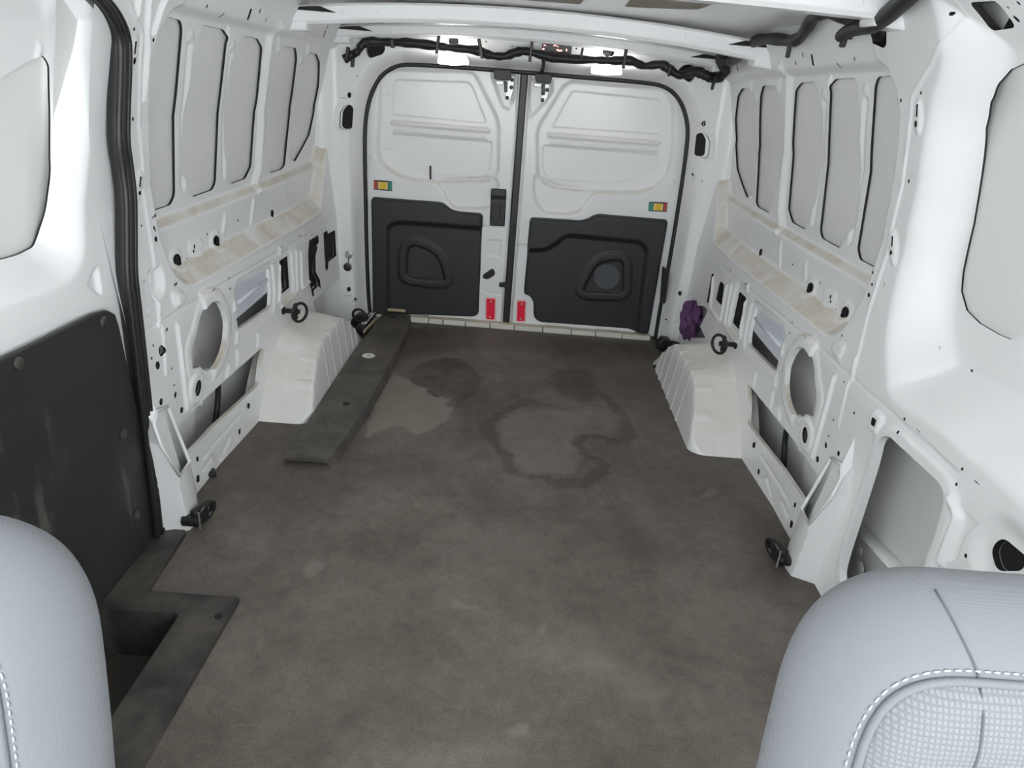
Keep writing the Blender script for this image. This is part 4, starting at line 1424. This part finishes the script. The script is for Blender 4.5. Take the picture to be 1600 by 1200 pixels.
for i in range(59):
    for k in range(K):
        F.append((i*K+k, i*K+(k+1) % K, i*K+K+(k+1) % K, i*K+K+k))
F.append(tuple(range(K-1, -1, -1))); F.append(tuple(59*K+k for k in range(K)))
auto(meshobj('strip_body', V, F, M_STRIP, strip), 38)
for q, r in (((541, 631), .013), ((613, 495), .011)):
    p = at(q, z=.036)
    zz = float(np.interp(p[1], ys, zt))
    p = at(q, z=zz)
    lathe('fixing_hole', [(r, 0), (r, .0008), (r*.3, .001)], (p[0], p[1], zz), (0, 0, 1), M_MASTIC_SHADE, strip, 16)  # black disc painted for the dark inside of an uncut hole
p = at((576, 556), z=.041)
lathe('round_sticker', [(.026, 0), (.026, .0012), (.004, .0014)], tuple(p), (0, 0, 1), M_LABEL, strip, 24)
p2 = at((576.5, 556), z=.043)
lathe('sticker_print', [(.008, 0), (.008, .0005), (.004, .0006)], (p[0], p[1], p[2]+.0014), (0, 0, 1), M_METAL, strip, 12)
tag(strip, 'long worn black plastic strip lying on the floor beside the wheel arch', 'trim strip')

# lettered black case and wooden batten under the far end of the strip
case = empty('lettered_case', (-.70, 3.2, 0))
a0, a1 = at((574, 513), z=.022), at((588, 489), z=.022)
box('case_body', (-.6815, 3.222, .018), (.038, .235, .032), M_PLAST, case, .004, Matrix.Rotation(-.06, 3, 'Z'))
cu = bpy.data.curves.new('lettering', 'FONT')
cu.body = 'SANOX'
cu.size = .05
cu.extrude = .0004
cu.offset = .0022
to = bpy.data.objects.new('tmp', cu)
COL.objects.link(to)
bpy.context.view_layer.update()
me = bpy.data.meshes.new_from_object(to.evaluated_get(bpy.context.evaluated_depsgraph_get()))
bpy.data.objects.remove(to, do_unlink=True)
co = np.array([v.co[:] for v in me.vertices])
mn, mx = co.min(0), co.max(0)
for v in me.vertices:
    u_ = (v.co.x-mn[0])/(mx[0]-mn[0]); t_ = (v.co.y-mn[1])/(mx[1]-mn[1])
    v.co = Vector((-.668-.024*t_+.010*u_, 3.15+.180*u_, .0346+v.co.z))
lo = finish('lettering', me, M_LABEL, case, False)
tag(case, 'slim black case with white lettering beside the far end of the strip', 'case')
bat = empty('wooden_batten', (-.645, 3.23, 0))
box('batten', (-.654, 3.19, .020), (.009, .21, .014), M_WOOD, bat, .002, Matrix.Rotation(-.10, 3, 'Z'))
box('batten', (-.578, 3.352, .046), (.12, .014, .012), M_WOOD, bat, .002)
tag(bat, 'pale wooden batten showing round the far end of the black strip', 'batten')

# ---- lashing rings
def torus(name, c, n, R, r, mat, parent, squash=1.0, seg=28):
    n = Vector(n).normalized()
    u = n.cross(Vector((0, 0, 1)))
    u = u.normalized() if u.length > .05 else Vector((1, 0, 0))
    v = n.cross(u)
    return tube(name, [Vector(c)+u*(R*squash*math.cos(a))+v*(R*math.sin(a)) for a in (2*math.pi*k/seg for k in range(seg))], r, mat, parent, 8, True)

def arch_ring(s, label):
    q = (465, 487) if s < 0 else (1127, 537)
    p = at(q, x=s*.775)
    root = empty('lashing_ring', tuple(p))
    xw = float(d_low(p[1], p[2]))
    lathe('stem', [(.016, 0), (.016, .008), (.009, .012), (.009, xw-.775+.012)], (s*(xw+.004), p[1], p[2]), (-s, 0, 0), M_PLAST, root, 14)
    box('bracket', (s*.782, p[1], p[2]), (.012, .020, .062), M_PLAST, root, .004)
    torus('ring', (s*.766, p[1]-.006, p[2]), (s*1.0, .62, 0), .034, .0056, M_PLAST, root)
    tag(root, label, 'lashing ring', 'lashing rings above the wheel arches')
arch_ring(-1, 'black lashing ring above the scuffed wheel arch beside the strip')
arch_ring(1, 'black lashing ring above the wheel arch near the purple cloth')

def floor_ring(q, s, label):
    p = at(q, y=PILY-.03)
    root = empty('floor_ring', (p[0], p[1], 0))
    prism('base', [(-.040, .006), (.040, .002), (.040, .030), (.012, .058), (-.022, .060), (-.042, .030)], -.02, .03, lambda u, v, d: (p[0]-s*.008+s*u, p[1]+d, v), M_PLAST, root, .006)
    torus('ring', (p[0]+(.012 if s < 0 else .022), p[1]-.028, .058 if s < 0 else .036), (.25, 1, .2 if s < 0 else 1.1), .034, .0062, M_PLAST, root)
    tag(root, label, 'lashing ring', 'lashing rings at the rear pillars')
floor_ring((560, 486), -1, 'black lashing ring at the foot of the rear pillar beside the lettered case')
floor_ring((1043, 531), 1, 'black lashing ring at the foot of the rear pillar beside the purple cloth')

def foot_ring(s, label):
    q = (308, 803) if s < 0 else (1222, 864)
    p = at(q, x=s*.785)
    root = empty('foot_ring', (s*.78, p[1], 0))
    z = max(.034, p[2])
    lathe('bolt', [(.016, 0), (.016, .026), (.011, .030), (.011, .045)], (s*.812, p[1]-.022, z-.006), (-s, 0, 0), M_PLAST, root, 16)
    box('bracket', (s*.778, p[1], z-.002), (.020, .050, .052), M_PLAST, root, .006, Matrix.Rotation(s*.25, 3, 'Z'))
    torus('ring', (s*.766, p[1]+.012, z+.002), (s*1, .3, .3), .028, .0085, M_PLAST, root)
    prism('metal_edge', [(-.002, -.026), (.002, -.026), (.002, .026), (-.002, .026)], -.0015, .0015, lambda u, v, d: (s*(.766+u), p[1]-.030+d, z+v), M_METAL, root)
    tag(root, label, 'lashing ring', 'lashing rings at the post feet')
foot_ring(-1, 'black folded lashing ring on the post foot beside the step')
foot_ring(1, 'black folded lashing ring on the post foot near the right seat')

# ---- wiring harness across the header and along the right roof rail
HY = PILY-.100
hp = [(537, 93), (548, 87), (559, 80), (566, 70), (578, 65), (605, 66), (640, 67), (683, 72), (705, 75), (745, 79), (765, 86), (787, 88), (806, 82), (822, 80), (846, 86), (872, 91), (930, 94), (958, 95), (985, 95), (1006, 103), (1032, 101), (1047, 109), (1062, 117), (1086, 112), (1099, 116), (1107, 120)]
hpts = [at(q, y=HY+.006*math.sin(i*1.7)) for i, q in enumerate(hp)]
def RAIL(q, off=.035):
    x = .78
    for _ in range(14):
        p = at(q, x=x)
        x = .5*x+.5*(float(d_wall(p[1], p[2]))-off)
    return p
harn = empty('wiring_harness', (0, HY, 1.15))
path1 = catmull(hpts+[at((1116, 121), y=3.17), at((1127, 119), y=3.14), at((1133, 108), y=3.10), at((1127, 94), y=3.06), at((1131, 84), y=3.00)], 6)
R1 = [.0165+.002*math.sin(i*.37)+.0015*math.sin(i*1.3)+.004*min(1, max(0, (i-120)/30)) for i in range(len(path1))]
tube('cable', path1, R1, M_HARN, harn, 10)
qs = [(1140, 96), (1150, 92), (1160, 82), (1172, 70), (1184, 63), (1202, 61), (1222, 62), (1238, 64), (1250, 58), (1262, 42), (1272, 28), (1284, 20), (1302, 20), (1322, 26), (1336, 36)]
path2 = catmull([RAIL(q) for q in qs], 6)
tube('cable', path2, [.017+.0015*math.sin(i*.6) for i in range(len(path2))], M_HARN, harn, 10)
qs = [(1313, 57), (1326, 48), (1345, 42), (1368, 36), (1386, 24), (1402, 10), (1422, -8), (1450, -40)]
path3 = catmull([RAIL(q, .045) for q in qs], 6)
tube('cable', path3, [.014+.006*min(1, i/16) for i in range(len(path3))], M_HARN, harn, 10)
def cl(q, w_, h_, rot=0, y=HY-.016):
    p = at(q, y=y)
    box('cable_clip', tuple(p), (w_, .02, h_), M_PLAST, harn, .003, Matrix.Rotation(rot, 3, 'Y'))
for q, w_, h_, r in (((684, 70), .012, .066, .1), ((751, 76), .013, .072, -.25), ((829.5, 81), .012, .074, .05), ((976, 92), .013, .070, .05), ((909, 83), .009, .04, .1), ((551, 98), .013, .034, .1), ((543, 84), .013, .05, .15), ((1046, 110), .010, .045, 0), ((1115, 130), .010, .05, .12), ((1319, 62), .012, .035, .1), ((613.5, 68), .016, .032, 0)):
    cl(q, w_, h_, r, HY-.016 if q[0] < 1110 else (3.12 if q[0] < 1200 else 2.0))
for q in ((1233, 76), (1331, 44)):
    p = RAIL(q, .03)
    box('cable_clip', tuple(p), (.012, .014, .05), M_PLAST, harn, .003)
tube('branch', catmull([at((848, 90), y=HY+.008), at((849.5, 99), y=3.175), at((848, 107), y=3.25), at((846, 114), y=3.30)], 5), .0075, M_HARN, harn, 8)
tag(harn, 'thick black taped wiring harness running under the roof', 'cable')

# ---- lit cargo lamps
def lamp(cx, cy, label):
    f = crop(cx-39.3, cy-42.5, 18.46)
    root = empty('cargo_lamp', tuple(at((cx, cy), y=3.2)))
    o = [tuple(at(q, y=3.19)[[0, 2]]) for q in pts(f, [(265, 890), (280, 740), (340, 630), (480, 580), (700, 565), (900, 600), (1040, 660), (1110, 760), (1145, 870), (1135, 945), (700, 965), (320, 920)])]
    P = np.array(o); c = P.mean(0)
    ln = prism('lens', rnd(o, .01, 3), 3.180, 3.220, dmap, M_LAMP, root, .014, 4)
    prism('housing', rnd(c+(P-c)*.92, .01, 3), 3.218, 3.246, dmap, M_PAINT, root, .004)
    g = at((cx, cy-28), y=3.235)
    lathe('grommet', [(.020, 0), (.020, .006), (.014, .010), (.004, .011)], tuple(g), (0, -1, 0), M_RUBBER, root, 18)
    tube('lead', catmull([g, at((cx, cy-22), y=3.21), at((cx, cy-14), y=3.215)], 5), .007, M_HARN, root, 8)
    tag(root, label, 'lamp', 'lit cargo lamps above the rear doors')
lamp(709, 92.5, 'glowing white cargo lamp above the door with the pull handle')
lamp(949, 108, 'glowing white cargo lamp above the door with the round speaker cover')

# ---- high brake light seen from behind
bl = empty('brake_light', tuple(at((870, 82), y=3.2)))
bx = crop(840, 60, 26.67)
o = [tuple(at(q, y=3.215)[[0, 2]]) for q in pts(bx, [(185, 250), (220, 215), (1380, 290), (1420, 330), (1385, 840), (1300, 1000), (250, 960), (170, 800)])]
prism('housing', rnd(o, .004), 3.205, 3.245, dmap, M_PLAST, bl, .003)
prism('ridge', [tuple(at(q, y=3.20)[[0, 2]]) for q in pts(bx, [(430, 530), (1250, 590), (1240, 640), (430, 610)])], 3.199, 3.207, dmap, M_TRIM, bl, .002)
for a, b, w_, h_ in ((300, 285, 50, 18), (240, 440, 45, 34), (690, 298, 26, 26), (760, 296, 26, 24), (845, 335, 28, 14), (830, 485, 40, 36), (915, 512, 34, 34), (985, 510, 34, 34), (1205, 485, 26, 50)):
    prism('led', [tuple(at(q, y=3.203)[[0, 2]]) for q in pts(bx, ell(a, b, w_, h_, 0, 10))], 3.2015, 3.206, dmap, M_LED, bl)
tag(bl, 'dark brake light housing with glowing red spots in the header centre', 'brake light')

# ---- small socket with dangling cap on the left rear pillar
sk = empty('power_socket', tuple(at((545, 400), y=PILY)))
p = at((545, 398), y=PILY-.004)
lathe('socket', [(.017, 0), (.017, .006), (.012, .008), (.011, .003), (.003, .003)], tuple(p), (0, -1, 0), M_METAL, sk, 18)
q2 = at((543.5, 417), y=PILY-.012)
tube('lanyard', [p+np.array((0, -.006, -.014)), (p+q2)/2+np.array((.001, -.006, 0)), q2], .002, M_PLAST, sk, 6)
lathe('cap', [(.019, 0), (.019, .010), (.010, .013), (.004, .014)], tuple(q2), (0, -1, 0), M_RUBBER, sk, 9)
tag(sk, 'small round socket with a dangling black cap on the rear pillar', 'socket')

# ---- purple cloth stuffed behind the right wheel arch
cl_c = at((1079.5, 500), y=3.07)
rs = np.random.RandomState(2)
ph = [(rs.randn(3)*22, rs.rand()*6.28, .3+rs.rand()) for _ in range(16)]
nu_, nv_ = 64, 44
V, F = [], []
for j in range(nv_+1):
    th = math.pi*j/nv_
    for i in range(nu_):
        fi = 2*math.pi*i/nu_
        d = np.array((math.sin(th)*math.cos(fi), math.sin(th)*math.sin(fi), math.cos(th)))
        b = np.array((.040, .050, .082))*d
        if d[2] > 0:
            b[0] *= 1+.10*d[2]
        q = b.copy()
        n_ = 0
        z_ = b[2]
        f1 = abs(math.sin(2.5*fi+18*z_+.8*math.sin(40*z_)))
        f2 = abs(math.sin(4.5*fi-34*z_+1.3))
        f3 = abs(math.sin(60*z_+2.2*math.sin(fi*2)+.5))
        b = b*(1+(.42*f1+.22*f2+.16*f3-.42)*math.sin(th)**.5)
        b[2] = max(b[2], -.105)
        V.append(cl_c+b)
for j in range(nv_):
    for i in range(nu_):
        F.append((j*nu_+i, j*nu_+(i+1) % nu_, (j+1)*nu_+(i+1) % nu_, (j+1)*nu_+i))
rag = meshobj('purple_cloth', V, F, M_CLOTHP)
tag(rag, 'crumpled purple cloth stuffed behind the right wheel arch', 'cloth')

# ---- small black clips left on the floor edge
for nm_, q, lab in (('loose_clip', (331, 739), 'tiny black plastic clip on the floor edge by the left rail'), ('edge_clip', (1027, 574), 'tiny black rubber clip at the rear corner of the right wheel arch')):
    p = at(q, z=.008)
    o = box(nm_, (p[0], p[1], .009), (.022, .034, .016), M_PLAST, None, .004, Matrix.Rotation(.5, 3, 'Z'))
    tag(o, lab, 'clip')
